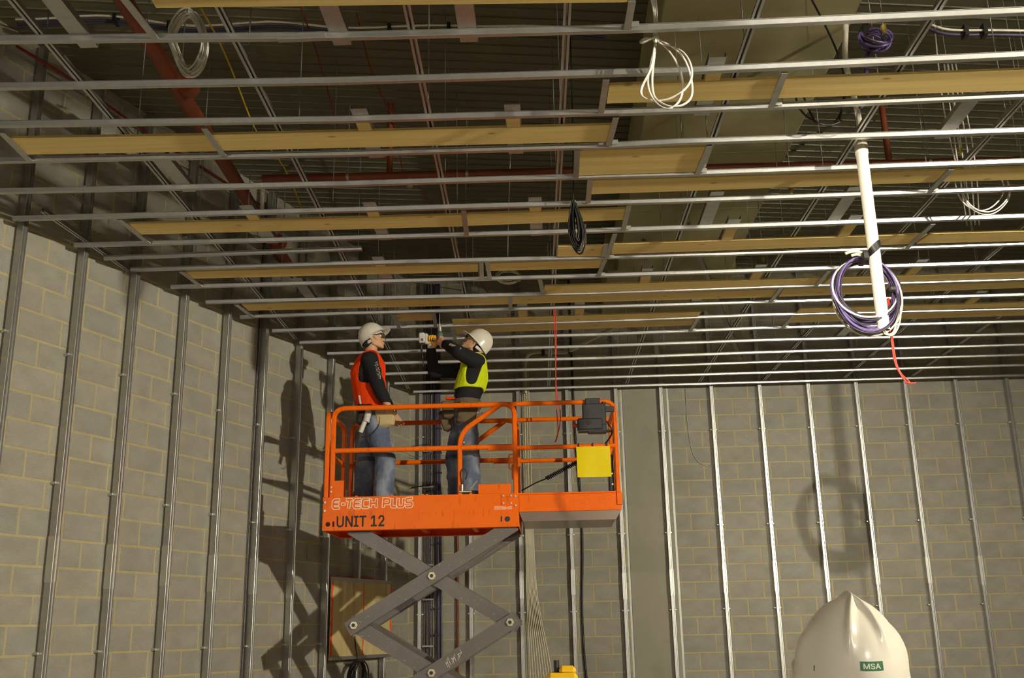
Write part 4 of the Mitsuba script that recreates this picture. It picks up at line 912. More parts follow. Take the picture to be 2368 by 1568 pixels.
# controls
cb = put('control_box', cat(bx(2.015, 2.215, YF - .105, YF - .005, 3.262, 3.452, .008), bx(2.055, 2.215, YF - .10, YF - .004, 3.20, 3.30, .006), bx(1.968, 2.185, YF - .115, YF - .008, 3.222, 3.325, .012), bx(2.045, 2.172, YF - .035, YF + .045, 3.445, 3.515, .006), bx(2.21, 2.29, YF - .06, YF - .03, 3.385, 3.432, .004)), 'control_black', lift, smooth=False)
put('box_base', bx(1.975, 2.255, YF - .11, YF - .01, 3.212, 3.224), 'control_black', cb, smooth=False)
put('stop_button', cat(cyl((1.968, YF - .05, 3.272), (1.938, YF - .05, 3.272), .016, 12), cyl((1.94, YF - .05, 3.272), (1.925, YF - .05, 3.272), .022, 14)), 'red_knob', cb, smooth=40)
put('screw', cyl((2.068, YF - .114, 3.285), (2.068, YF - .121, 3.285), .022, 14), 'black_plastic', cb, smooth=40)
put('joystick', cat(cyl((2.20, YF - .06, 3.45), (2.20, YF - .06, 3.47), .018, 10)), 'black_plastic', cb, smooth=40)
def helix(a, b, r, turns):
    a, b = np.array(a, float), np.array(b, float)
    d, u, v = frame_of(b - a)
    t = np.linspace(0, 1, turns * 10 + 1)
    return a + t[:, None] * (b - a) + r * (np.cos(t * turns * 2 * math.pi)[:, None] * u + np.sin(t * turns * 2 * math.pi)[:, None] * v)
put('coiled_cord', cat(tube([(1.47, YF + .25, 2.765), (1.60, YF + .20, 2.825), (1.69, YF + .17, 2.855)], .006, 6, 16), sweep(helix((1.69, YF + .17, 2.855), (2.16, YF + .12, 3.085), .016, 34), circle(.0048, 5)), tube([(2.16, YF + .12, 3.085), (2.24, YF + .06, 3.17), (2.265, YF, 3.23), (2.22, YF - .05, 3.30)], .007, 6, 20)), 'cable_black', lift, smooth=True)
put('side_cover', bx(2.228, 2.268, YF + .05, YF + .25, 2.72, 3.03, .006), 'control_black', lift, smooth=False)
pouch = thing('manual_pouch', 'bright yellow square vinyl pouch tied to the rail of the platform extension', 'pouch')
pm = trimesh.creation.box((.288, .010, .262)); pm = pm.subdivide().subdivide().subdivide()
v = pm.vertices.copy(); v[:, 1] += .006 * np.sin(v[:, 0] * 24 + 1) * (1 - (v[:, 2] + .131) / .3) - .008 * np.cos(v[:, 0] * 10); v[:, 0] += .030 * (-v[:, 2]) * (.4)
pm.vertices = v; pm.apply_translation((2.098, YF - .018, 2.962))
put('sheet', pm, 'yellow_vinyl', pouch, smooth=40)
put('paper_label', bx(2.192, 2.236, YF - .026, YF - .018, 2.842, 2.860), 'pale_label', pouch, smooth=False)
put('edge_binding', cat(bx(1.9545, 1.961, YF - .024, YF - .010, 2.835, 3.09)), 'cable_black', pouch, smooth=False)
for x in (1.975, 2.095, 2.215):
    put('zip_tie', sweep(fillet([(x, YF - .014, 3.08), (x, YF - .008, 3.127), (x, YF + .045, 3.127), (x, YF + .045, 3.085), (x, YF - .014, 3.078)], .006, 3), sq(.009, .003, .0005)), 'cable_black', pouch, smooth=False)

# scissor arms
LV, XL, XR = .772, .062, 1.358
def arm_bar(a, b, y, hgt=.118, dep=.052, over=.065):
    a, b = np.array([a[0], 0, a[1]]), np.array([b[0], 0, b[1]])
    d = (b - a) / np.linalg.norm(b - a)
    n = np.array([-d[2], 0, d[0]])
    L = np.linalg.norm(b - a) + 2 * over
    poly = sbox(-over, -hgt / 2, L - over, hgt / 2).buffer(-.010, join_style=1).buffer(.010)
    m = trimesh.convex.convex_hull(np.vstack([np.c_[np.array(poly.exterior.coords), np.full(len(poly.exterior.coords), s * dep / 2)] for s in (-1, 1)]))
    return xf(m, (a[0], y, a[2]), d, n, np.array([0, -1.0, 0]) if True else None)
tops = [2.43, 2.43 - LV, 2.43 - 2 * LV]
def joint(x, y0, y1, z, r=.030):
    return cat(cyl((x, y0, z), (x, y1, z), r, 14))
for lev in (0, 1):
    zt, zbm = tops[lev], tops[lev + 1]
    for side, ya, yin in ((0, -3.728, -3.672), (1, -3.112, -3.168)):
        o, i_ = ((XL, zbm), (XR, zt)), ((XL, zt), (XR, zbm))
        if lev == 1:
            o, i_ = ((XL, zbm), (XR, zt)), ((XL, zt), (XR, zbm))
        put('scissor_arm', arm_bar(*o, ya), 'arm_steel', lift, smooth=False)
        put('scissor_arm', arm_bar(*i_, yin), 'arm_steel', lift, smooth=False)
        sgn = -1 if side == 0 else 1
        for x, z in (((XL + XR) / 2, (zt + zbm) / 2), (XL, zbm), (XR, zbm)):
            ye = (ya if side == 0 else ya) + sgn * .028
            put('pivot_pin', cat(cyl((x, ye, z), (x, ye + sgn * .016, z), .034, 6), cyl((x, ye, z), (x, ye + sgn * .030, z), .022, 16)), 'pin_steel', lift, smooth=30)
            put('pin_socket', cyl((x, ye + sgn * .027, z), (x, ye + sgn * .0312, z), .015, 14), 'black_plastic', lift, smooth=30)
    xm, zm = (XL + XR) / 2, (zt + zbm) / 2
    put('cross_tube', cat(cyl((xm, -3.66, zm), (xm, -3.18, zm), .03, 12), cyl((XL, -3.66, zbm), (XL, -3.18, zbm), .028, 12), cyl((XR, -3.66, zbm), (XR, -3.18, zbm), .028, 12)), 'arm_steel', lift, smooth=40)
put('hose', cat(tube([(1.24, -3.62, 2.42), (1.05, -3.60, 2.285), (.90, -3.60, 2.20), (.74, -3.61, 2.115), (.68, -3.60, 2.02)], .009, 6, 30), tube([(1.20, -3.60, 2.42), (1.0, -3.58, 2.275), (.86, -3.59, 2.18), (.72, -3.6, 2.10)], .008, 6, 30)), 'cable_black', lift, smooth=True)
rr = random.Random(6)
scr = []
d_ = np.array([XR - XL, 0, LV]); d_ /= np.linalg.norm(d_); n_ = np.array([-d_[2], 0, d_[0]])
for i in range(16):
    u_, w2, l = rr.uniform(-.10, .10), rr.uniform(-.03, .03), rr.uniform(.012, .03)
    c = np.array([.905, -3.7552, 1.395]) + d_ * u_ + n_ * w2 * .7
    a = rr.choice((1.2, 1.5, 2.0, .4))
    e = np.array([math.cos(a), 0, math.sin(a)])
    scr.append(sweep([c - e * l, c + e * l], circle(.0016, 4)))
put('paint_scrawl', cat(*scr), 'letter_white', lift, smooth=False)
# chassis on wheels under the frame
ch = put('chassis', cat(bx(-.22, 1.52, YF + .02, YB - .02, .22, .85, .03), bx(-.25, 1.55, YF + .06, YB - .06, .12, .30, .02)), 'orange_paint', lift, smooth=False)
for x in (.08, 1.22):
    for y in (YF + .02, YB - .02):
        put('wheel', cat(cyl((x, y - .06, .16), (x, y + .06, .16), .16, 24)), 'tyre_grey', ch, smooth=40)

# ---------------------------------------------------------------- people
m3.set_circular_segments(20)
def ball(p, r, sc=(1, 1, 1)):
    return m3.Manifold.sphere(float(r), 20).scale([float(s) for s in sc]).translate([float(v) for v in p])
def hull(*ps):
    return m3.Manifold.batch_hull([ball(p, r) for p, r in ps])
def chain(*ps):
    return [hull(a, b) for a, b in zip(ps, ps[1:])]
def union(ms):
    return m3.Manifold.batch_boolean(list(ms), m3.OpType.Add)
def finish(man, edge=.008, it=10):
    man = man.refine_to_length(edge)
    m = man.to_mesh()
    t = trimesh.Trimesh(np.array(m.vert_properties[:, :3], float), np.array(m.tri_verts), process=True)
    if it:
        trimesh.smoothing.filter_taubin(t, lamb=.5, nu=.53, iterations=it)
    return t
def place(man, R, c):
    M = np.c_[R, np.asarray(c, float)]
    return man.transform(M)
def rot_frame(fwd, up_hint=(0, 0, 1)):
    f = np.asarray(fwd, float); f /= np.linalg.norm(f)
    l = np.cross(up_hint, f); l /= np.linalg.norm(l)
    return np.c_[f, l, np.cross(f, l)]
def halfspace_box(z0, z1):
    return m3.Manifold.cube([8.0, 8.0, float(z1 - z0)], True).translate([0, 0, 0])
def slab(man, z0, z1):
    return man ^ m3.Manifold.cube([40.0, 40.0, float(z1 - z0)], True).translate([0, 0, float(z0 + z1) / 2])

def head_local():
    parts = [hull(((-.022, 0, .032), .079), ((.022, 0, .035), .072)),
             hull(((.055, .026, .025), .026), ((.055, -.026, .025), .026), ((.03, .046, .0), .03), ((.03, -.046, .0), .03), ((.052, .034, -.022), .024), ((.052, -.034, -.022), .024)),
             hull(((.05, .03, -.03), .024), ((.05, -.03, -.03), .024), ((.066, .012, -.085), .018), ((.066, -.012, -.085), .018), ((.005, .048, -.055), .018), ((.005, -.048, -.055), .018), ((-.01, .05, -.01), .024), ((-.01, -.05, -.01), .024)),
             hull(((.074, .016, -.058), .014), ((.074, -.016, -.058), .014), ((.060, 0, -.035), .02)),
             hull(((.078, 0, .016), .008), ((.099, 0, -.022), .0085), ((.080, .012, -.030), .009), ((.080, -.012, -.030), .009)),
             hull(((.086, .013, -.0545), .0055), ((.086, -.013, -.0545), .0055), ((.091, 0, -.0535), .0055)),
             hull(((.084, .012, -.066), .006), ((.084, -.012, -.066), .006), ((.088, 0, -.0665), .006)),
             hull(((.070, .036, .027), .011), ((.079, .012, .026), .011)), hull(((.070, -.036, .027), .011), ((.079, -.012, .026), .011))]
    for s in (1, -1):
        parts.append(hull(((-.006, s * .072, .020), .010), ((-.018, s * .082, .022), .007), ((-.004, s * .073, -.018), .008), ((-.020, s * .081, .004), .007)))
    h = union(parts)
    for s in (1, -1):
        h = h - ball((.092, s * .033, .008), .0165)
        h = h - ball((-.002, s * .089, .002), .009)
    return h

def hand(w, d, n, curl, side, spread=.0, k=1.0):
    """palm and five bent fingers; side = +1 puts the thumb on cross(n, d)"""
    w = np.asarray(w, float); d = np.asarray(d, float) / np.linalg.norm(d); n = np.asarray(n, float); n = n - d * (n @ d); n /= np.linalg.norm(n)
    s = np.cross(n, d) * side
    out = [m3.Manifold.batch_hull([ball(w + s * a, .018) for a in (-.014, .014)] + [ball(w + d * .075 + s * a, .0125) for a in (-.031, -.01, .012, .032)] + [ball(w + d * .03 + s * .026 + n * .006, .014)])]
    for i, (a, L) in enumerate(((.031, .070), (.0105, .078), (-.011, .073), (-.031, .058))):
        p = w + d * .080 + s * a
        c = curl * (1 + .08 * i)
        ang = 0
        r = .0090
        for j, f in enumerate((.45, .32, .23)):
            ang += c * (.55, .75, .5)[j]
            q = p + (d * math.cos(ang) + n * math.sin(ang) + s * a * spread) * L * f * k
            out.append(hull((p, r), (q, r - .0008))); p = q; r -= .0008
    p0 = w + d * .022 + s * .028; p1 = p0 + (d * .55 + s * .62 + n * .45) * .036; p2 = p1 + (d * .8 + s * .10 + n * (.35 + .4 * min(curl, 1))) * .034; p3 = p2 + (d * .75 - s * .15 + n * .6 * min(curl, 1)) * .026
    out += [hull((p0, .0145), (p1, .0115)), hull((p1, .0112), (p2, .0102)), hull((p2, .0102), (p3, .0088))]
    return out

def hard_hat(ridge='crest', rx=.138, ry=.116, H=.137, ex=2.25, brim=.056, lip=.006):
    """local mesh: rim centre at the origin, x to the front, z up; shell with brim, and the inner band"""
    NA, NT = 96, 34
    A = np.linspace(0, 2 * math.pi, NA, endpoint=False)
    V = []
    def rad(a, t):
        c, s = np.cos(a), np.sin(a)
        x, y = rx * c * t, ry * s * t
        z = H * np.sqrt(np.clip(1 - t ** ex, 0, 1))
        k = np.zeros_like(a)
        if ridge == 'crest':
            k = .007 * np.exp(-(y / .017) ** 2) * np.clip((1 - t) * 4, 0, 1) * np.clip(1.25 - np.abs(x) / .12, 0, 1) + .003 * np.exp(-((np.abs(y) - .034) / .007) ** 2) * np.clip((1 - t) * 3, 0, 1)
        elif ridge == 'vee':
            back = c < 0
            d = np.clip(-x, 0, 1)
            off = np.where(back, .050 * np.clip(t - .10, 0, 1), 0)
            fade = np.clip((.95 - t) * 5, 0, 1)
            k = .0125 * np.exp(-((np.abs(y) - off) / (.0062 + .003 * t)) ** 2) * fade
            k += .016 * np.exp(-((np.abs(a - math.pi / 2)) / .30) ** 2) * np.clip((t - .75) * 4, 0, 1) + .016 * np.exp(-((np.abs(a - 3 * math.pi / 2)) / .30) ** 2) * np.clip((t - .75) * 4, 0, 1)
        nl = np.sqrt((x / rx ** 2) ** 2 + (y / ry ** 2) ** 2 + (z / H ** 2) ** 2) + 1e-9
        P = np.c_[x + k * x / rx ** 2 / nl, y + k * y / ry ** 2 / nl, z + k * z / H ** 2 / nl]
        return P
    rings = [rad(A, np.full(NA, t)) for t in np.sin(np.linspace(.03, math.pi / 2, NT))]
    # lower skirt, then the brim
    def skirt(dz, out, tilt):
        c, s = np.cos(A), np.sin(A)
        f = np.clip(c, 0, 1) ** 1.6
        b = rings[NT - 1].copy()
        g = np.c_[c, s, 0 * c]
        b = b + g * (out[0] + out[1] * f)[:, None]
        b[:, 2] += dz + tilt * f - .012 * np.clip(-c, 0, 1)
        return b
    rings.append(skirt(-.016, (lip * .35 + 0 * A, 0), 0.006))
    rings.append(skirt(-.022, (lip * .8, brim * .3), .006))
    rings.append(skirt(-.026, (lip, brim), .004))
    rings.append(skirt(-.030, (lip, brim), .004))
    rings.append(skirt(-.027, (-.002, .012), .006))
    inner = [r * np.array([.965, .965, .965]) for r in rings[NT - 1:0:-4]]
    rings += [x - (0, 0, .004) for x in inner]
    n = len(rings)
    V = np.vstack([[rings[0].mean(0) + (0, 0, .0006)]] + rings)
    F = []
    for j in range(NA):
        F.append((0, 1 + j, 1 + (j + 1) % NA))
    for i in range(n - 1):
        for j in range(NA):
            a, b = 1 + i * NA + j, 1 + i * NA + (j + 1) % NA
            c, d = a + NA, b + NA
            F += [(a, c, d), (a, d, b)]
    m = trimesh.Trimesh(V, np.array(F), process=False)
    band = sweep([(np.cos(t) * .106 - .002, np.sin(t) * .086, -.014) for t in np.linspace(0, 2 * math.pi, 40, endpoint=False)], np.array([(-.001, -.018), (.001, -.018), (.001, .018), (-.001, .018)]), True, fixed_up=True)
    nape = sweep([(np.cos(t) * .100 - .004, np.sin(t) * .083, -.030 - .045 * max(0, abs(math.sin(t)) - .3)) for t in np.linspace(1.75, 4.53, 24)], np.array([(-.0015, -.013), (.0015, -.013), (.0015, .013), (-.0015, .013)]), fixed_up=True)
    return m, cat(band, nape)
HAT, HAT_BAND = hard_hat('crest', .124, .104, .128, 2.2, .056, .005)

def build_person(name, label, J, dress, head_f, hat_f, hat_off, hands, lat, hat=None):
    """J: joints in metres; lat: unit vector to the person's left"""
    k = thing(name, label, 'person')
    lat = np.asarray(lat, float)
    g = lambda n: np.asarray(J[n], float)
    Rh = rot_frame(head_f)
    body = [place(head_local(), Rh, g('head'))]
    nk = g('head') + Rh @ np.array([-.025, 0, -.055])
    body += [hull((nk, .054), (g('neck'), .058)), hull((g('neck'), .06), (g('chest') + (0, 0, .10), .085))]
    bk = dress.get('bulk', 0)
    def torso(e):
        e = e + bk
        c, b, p = g('chest'), g('belly'), g('pelvis')
        pts = [hull((g('shL') - lat * .035, .055 + e), (g('shR') + lat * .035, .055 + e), (c + (0, 0, .09), .085 + e)),
               hull((g('shL') - lat * .045 + (0, 0, -.03), .058 + e), (g('shR') + lat * .045 + (0, 0, -.03), .058 + e), (c + lat * .075, .098 + e), (c - lat * .075, .098 + e)),
               hull((c + lat * .075, .098 + e), (c - lat * .075, .098 + e), (b + lat * .062, .095 + e), (b - lat * .062, .095 + e)),
               hull((b + lat * .062, .095 + e), (b - lat * .062, .095 + e), (p + lat * .072, .098 + e), (p - lat * .072, .098 + e))]
        return union(pts)
    body.append(torso(0))
    for s in 'LR':
        body += chain((g('sh' + s), .052), (g('el' + s), .040), (g('wr' + s), .027))
        body += chain((g('hip' + s), .085), (g('kn' + s), .056), (g('an' + s), .040))
        a = g('an' + s); f = np.asarray(dress['face'], float)
        body.append(hull((a + (0, 0, -.035), .040), (a + f * .12 + (0, 0, -.058), .028)))
        body += hand(g('wr' + s), *hands[s])
    put('body', finish(union(body), .0065, 6), 'skin', k, smooth=True)
    # head dressings
    def hp(man, mat_, nm, edge=.006, it=4, parent=k):
        return put(nm, finish(place(man, Rh, g('head')), edge, it), mat_, parent, smooth=True)
    hr = hull(((-.040, 0, .022), .078), ((-.012, 0, .052), .077), ((-.048, 0, -.075), .042), ((-.05, .03, -.03), .045), ((-.05, -.03, -.03), .045)) - ball((.085, 0, -.02), .090) - ball((0, .096, -.008), .026) - ball((0, -.096, -.008), .026)
    hp(hr, 'hair', 'hair')
    hp(union([ball((.0735, s * .033, .008), .0125) for s in (1, -1)]), 'eye_white', 'eyeballs', .005, 0)
    hp(union([ball((.0825, s * .033, .008), .0055) for s in (1, -1)]), 'hair', 'pupils', .004, 0)
    hp(union([hull(((.081, s * .048, .033), .0028), ((.090, s * .016, .037), .003)) for s in (1, -1)]), 'hair', 'eyebrows', .004, 0)
    if dress.get('glasses'):
        fr = union([hull(((.103, s * .058, .020), .0035), ((.110, s * .008, .018), .0035)) for s in (1, -1)] + [hull(((.098, s * .064, .019), .0045), ((.0, s * .086, .016), .004)) for s in (1, -1)] + [hull(((.102, s * .060, -.012), .0022), ((.107, s * .012, -.014), .0022)) for s in (1, -1)])
        gk = hp(fr, 'frame_black', 'safety_glasses', .006, 0)
        ln = [cat(xf(bx(-.0012, .0012, -.024, .024, -.016, .017, .001), g('head') + Rh @ np.array([.1045, s * .034, .003]), Rh[:, 0], Rh[:, 1], Rh[:, 2])) for s in (1, -1)]
        put('lens', cat(*ln), 'lens', gk, smooth=False)
    Rc = rot_frame(hat_f)
    hat_m, band_m = hat or (HAT, HAT_BAND)
    hc = g('head') + Rh @ np.asarray(hat_off, float)
    hk = put('hard_hat', xf(hat_m, hc, Rc[:, 0], Rc[:, 1], Rc[:, 2]), 'hat_white', k, smooth=48, label='white hard hat')
    put('head_band', xf(band_m, hc, Rc[:, 0], Rc[:, 1], Rc[:, 2]), 'hat_inner', hk, smooth=40)
    # clothes
    pz = g('pelvis')[2]
    sweat = [torso(.018)] + [x for s in 'LR' for x in chain((g('sh' + s), .078), ((g('sh' + s) + g('el' + s)) / 2 + (0, 0, -.006), .070), (g('el' + s), .062), ((g('el' + s) * .35 + g('wr' + s) * .65), .052), (g('wr' + s) - (g('wr' + s) - g('el' + s)) * .10, .043))] + [hull((g('neck') + (0, 0, -.01), .066), (g('chest') + (0, 0, .10), .09))]
    sw = union(sweat)
    sw = slab(sw, pz + .07, 9)
    sm = finish(sw, .012, 8)
    q = meshkit.fbm(sm.vertices * np.array([11, 11, 16]), 3, 3) - .5
    sm.vertices = sm.vertices + sm.vertex_normals * (q * .022)[:, None]
    put('sweatshirt', sm, dress['top'], k, smooth=True)
    if dress.get('vest'):
        e = .036
        v = torso(e)
        holes = [hull((g('sh' + s) + lat * (.06 if s == 'L' else -.06) + (0, 0, .03), .085), (g('sh' + s) * .45 + g('el' + s) * .55 + lat * (.04 if s == 'L' else -.04), dress.get('hole', .088)), (g('chest') + lat * (.20 if s == 'L' else -.20) + (0, 0, -.06), .055)) for s in 'LR']
        v = v - union(holes) - hull((g('neck') + (0, 0, .02), .075), (g('neck') + np.asarray(dress['face']) * .10 + (0, 0, -.04), .062)) - torso(.0195)
        v = slab(v, dress['vest'][1], 9)
        vm = finish(v, .010, 5)
        q = meshkit.fbm(vm.vertices * np.array([13, 13, 5]), 3, 8) - .5
        vm.vertices = vm.vertices + vm.vertex_normals * (q * .014)[:, None]
        put('safety_vest', vm, dress['vest'][0], k, smooth=True, label=dress['vest'][2])
    legs = [union([hull((g('pelvis') + lat * .07, .112), (g('pelvis') - lat * .07, .112), (g('hipL'), .105), (g('hipR'), .105)), hull((g('pelvis') + lat * .07, .112), (g('pelvis') - lat * .07, .112), (g('pelvis') + lat * .06 + (0, 0, .10), .106), (g('pelvis') - lat * .06 + (0, 0, .10), .106))])]
    for s in 'LR':
        legs += chain((g('hip' + s), .105), (g('kn' + s), dress['leg'][0]), ((g('kn' + s) * .45 + g('an' + s) * .55), dress['leg'][1]), (g('an' + s) + (0, 0, -.02), dress['leg'][2]))
    lg = slab(union(legs), g('anL')[2] - .012, pz + .10)
    lm = finish(lg, .012, 8)
    q = meshkit.fbm(lm.vertices * np.array([10, 10, 15]), 3, 5) - .5
    lm.vertices = lm.vertices + lm.vertex_normals * (q * .026)[:, None]
    put('jeans', lm, dress['legs'], k, smooth=True)
    hems = [slab(hull((g('an' + s) + (0, 0, .08), dress['leg'][2] + .004), (g('an' + s) + (0, 0, -.05), dress['leg'][2] + .007)), g('an' + s)[2] - .02, g('an' + s)[2] + hz) for s, hz in dress['hems'].items()]
    if hems:
        put('rolled_hem', finish(union(hems), .014, 2), 'hem_pale', k, smooth=40)
    for s in 'LR':
        a = g('an' + s); f = np.asarray(dress['face'], float)
        put('boot', finish(union([hull((a + (0, 0, -.045), .050), (a + f * .05 + (0, 0, -.06), .046), (a + f * .155 + (0, 0, -.072), .034)), hull((a, .05), (a + (0, 0, .09), .055))]) - m3.Manifold.cube([2.0, 2.0, 1.0], True).translate([float(a[0]), float(a[1]), float(dress['ground'] - .5)]), .012, 3), 'boot_tan', k, smooth=True)
    if dress.get('belt'):
        b = slab(torso(.034), dress['belt'] - .024, dress['belt'] + .024)
        put('tool_belt', finish(b, .02, 0), 'leather_brown', k, smooth=40)
    return k, Rh, Rc, hc

def pouch_mesh(c, w, d, h, lean=0.0, round_=.02, face=(0, -1, 0)):
    top = [(sx * w / 2, sy * d / 2, h / 2) for sx in (-1, 1) for sy in (-1, 1)]
    bot = [(sx * w * .44, sy * d * .44 , -h / 2) for sx in (-1, 1) for sy in (-1, 1)]
    mm = m3.Manifold.batch_hull([ball(p, round_) for p in [(x * .8, y * .8, z * .85) for x, y, z in top + bot] + [(0, 0, -h * .52)]])
    t = finish(mm, .012, 3)
    t.vertices += t.vertex_normals * ((meshkit.fbm(t.vertices * 16 + 3, 3, 2) - .5) * .02)[:, None]
    t.apply_transform(trimesh.transformations.rotation_matrix(lean, (0, 1, 0)))
    t.apply_translation(c)
    return t

GND = ZD
# worker in the red-orange vest, facing right, one hand at the rail
J1 = dict(head=(.120, -3.42, 4.218), neck=(.098, -3.42, 4.075), chest=(.075, -3.42, 3.87), belly=(.105, -3.42, 3.66), pelvis=(.125, -3.42, 3.49),
          shR=(.118, -3.585, 3.975), elR=(.205, -3.665, 3.730), wrR=(.295, -3.655, 3.545), shL=(.112, -3.25, 3.985), elL=(.16, -3.17, 3.735), wrL=(.29, -3.215, 3.54),
          hipR=(.150, -3.515, 3.45), knR=(.268, -3.535, 3.085), anR=(.255, -3.555, GND + .095), hipL=(.105, -3.325, 3.45), knL=(.060, -3.295, 3.09), anL=(.012, -3.275, GND + .095))
p1, _, _, _ = build_person('person', 'worker in red-orange vest, white hard hat and jeans standing on the lift, looking right', J1,
    dict(face=(1, 0, 0), bulk=.012, top='sweat_black', vest=('vest_red', 3.535, 'red-orange safety vest'), hole=.092, leg=(.094, .088, .088), legs='denim', hems={'R': .10, 'L': .03}, ground=GND, belt=3.585, glasses=True),
    (.985, -.03, .16), (.862, -.02, .50), (-.012, 0, .030), {'R': ((.30, .35, -.88), (.30, .80, .2), .75, 1), 'L': ((.5, -.1, -.85), (.3, -.8, .2), .6, -1)}, (0, 1, 0))
put('tool_pouch', pouch_mesh((.268, -3.575, 3.455), .165, .075, .165, -.06), 'leather_tan', p1, smooth=True, label='tan leather tool pouch')
put('tool_pouch', pouch_mesh((.085, -3.60, 3.47), .12, .07, .17, .1), 'cable_black', p1, smooth=True, label='dark tool holster')
put('nail_puller', cat(cyl((.060, -3.635, 3.52), (.040, -3.64, 3.635), .009, 8), cyl((.13, -3.645, 3.49), (.11, -3.66, 3.39), .03, 10), cyl((.10, -3.65, 3.40), (.06, -3.65, 3.30), .022, 10)), 'tool_grey', p1, smooth=40)
put('cord_lanyard', tube([(.22, -3.62, 3.44), (.215, -3.625, 3.36), (.13, -3.635, 3.27), (.07, -3.635, 3.26)], .004, 5, 20), 'cable_black', p1, smooth=True)
def sleeve_print(path, n, hgt, seed, parent, lat, mat_='hat_white'):
    rr = random.Random(seed)
    P = spline(path, 60); ms = []
    L = np.r_[0, np.cumsum(np.linalg.norm(np.diff(P, axis=0), axis=1))]
    for i in range(n):
        s = L[-1] * (i + .5) / n
        c = np.array([np.interp(s, L, P[:, j]) for j in range(3)])
        c2 = np.array([np.interp(min(s + .005, L[-1]), L, P[:, j]) for j in range(3)])
        t = (c2 - c); t = t / max(np.linalg.norm(t), 1e-9) if np.linalg.norm(t) > 1e-9 else np.array([1.0, 0, 0])
        u = np.cross(np.array([0, -1.0, 0]), t); u /= np.linalg.norm(u)
        h = hgt * rr.uniform(.55, 1.1)
        a, b = c - u * h / 2, c + u * h / 2 + t * rr.uniform(-.006, .006)
        ms.append(sweep([a, (a + b) / 2 + t * rr.uniform(-.003, .003), b], np.array([(-.0022, -.001), (.0022, -.001), (.0022, .001), (-.0022, .001)])))
        if rr.random() < .55:
            ms.append(sweep([c + u * h * .3, c + u * h * .3 + t * .011], np.array([(-.002, -.001), (.002, -.001), (.002, .001), (-.002, .001)])))
    return put('sleeve_print', cat(*ms), mat_, parent, smooth=False)
sleeve_print([(.190, -3.668, 3.935), (.212, -3.692, 3.85), (.236, -3.716, 3.765)], 13, .036, 4, p1, None)

# worker in the lime vest, facing left, head thrown back, drilling up into the grid
J2 = dict(head=(1.062, -3.42, 4.142), neck=(1.108, -3.42, 4.015), chest=(1.045, -3.42, 3.83), belly=(.992, -3.42, 3.655), pelvis=(.968, -3.42, 3.49),
          shL=(1.088, -3.585, 3.935), elL=(.945, -3.745, 3.985), wrL=(.790, -3.530, 4.125), shR=(1.010, -3.25, 3.945), elR=(.672, -3.30, 3.925), wrR=(.650, -3.375, 4.120),
          hipL=(.985, -3.515, 3.45), knL=(1.020, -3.535, 3.085), anL=(1.020, -3.545, GND + .095), hipR=(.945, -3.325, 3.45), knR=(.862, -3.30, 3.09), anR=(.905, -3.29, GND + .095))
p2, Rh2, _, _ = build_person('person', 'worker in lime-yellow vest, white hard hat and jeans drilling overhead on the lift, looking up', J2,
    dict(face=(-1, 0, 0), top='sweat_black', vest=('vest_lime', 3.70, 'lime-yellow safety vest'), hole=.080, leg=(.086, .088, .090), legs='denim', hems={}, ground=GND, belt=3.575, glasses=True),
    (-.76, -.06, .645), (-.70, -.06, .71), (-.018, 0, .036), {'L': ((-.66, .45, .55), (-.2, .75, .5), 1.15, -1), 'R': ((.15, -.25, .95), (-.1, -.95, .15), 1.25, -1)}, (0, -1, 0))
gw = [hull(((.650, -3.375, 4.118), .034), ((.652, -3.385, 4.150), .032))]
put('glove_cuff', finish(union(gw), .01, 0), 'hem_pale', p2, smooth=True)
def glove(w, d, n, curl, side):
    m = union(hand(w, d, n, curl, side))
    t = finish(m, .006, 4)
    t.vertices += t.vertex_normals * .0035
    return t
put('glove', glove(np.array((.652, -3.38, 4.135)), (.15, -.25, .95), (-.1, -.95, .15), 1.25, -1), 'glove_yellow', p2, smooth=True, label='yellow work glove on the raised hand')
put('tool_pouch', pouch_mesh((1.005, -3.585, 3.46), .175, .075, .185, .22), 'leather_brown', p2, smooth=True, label='brown leather tool pouch')
put('tool_pouch', pouch_mesh((.842, -3.52, 3.51), .13, .09, .14, -.1), 'leather_brown', p2, smooth=True, label='brown leather tool pouch')
put('tool_pouch', pouch_mesh((.795, -3.47, 3.425), .065, .06, .17, -.25), 'leather_brown', p2, smooth=True, label='narrow brown tool holster')
put('orange_tape', bx(.805, .89, -3.57, -3.54, 3.595, 3.618, .004), 'vest_red', p2, smooth=False)
put('hammer', cat(cyl((1.115, -3.61, 3.55), (1.085, -3.625, 3.36), .011, 8), cyl((1.10, -3.62, 3.44), (1.15, -3.63, 3.45), .009, 8)), 'tool_grey', p2, smooth=40)
sleeve_print([(.845, -3.668, 4.085), (.905, -3.756, 4.035), (.965, -3.803, 3.995)], 15, .030, 12, p2, None)

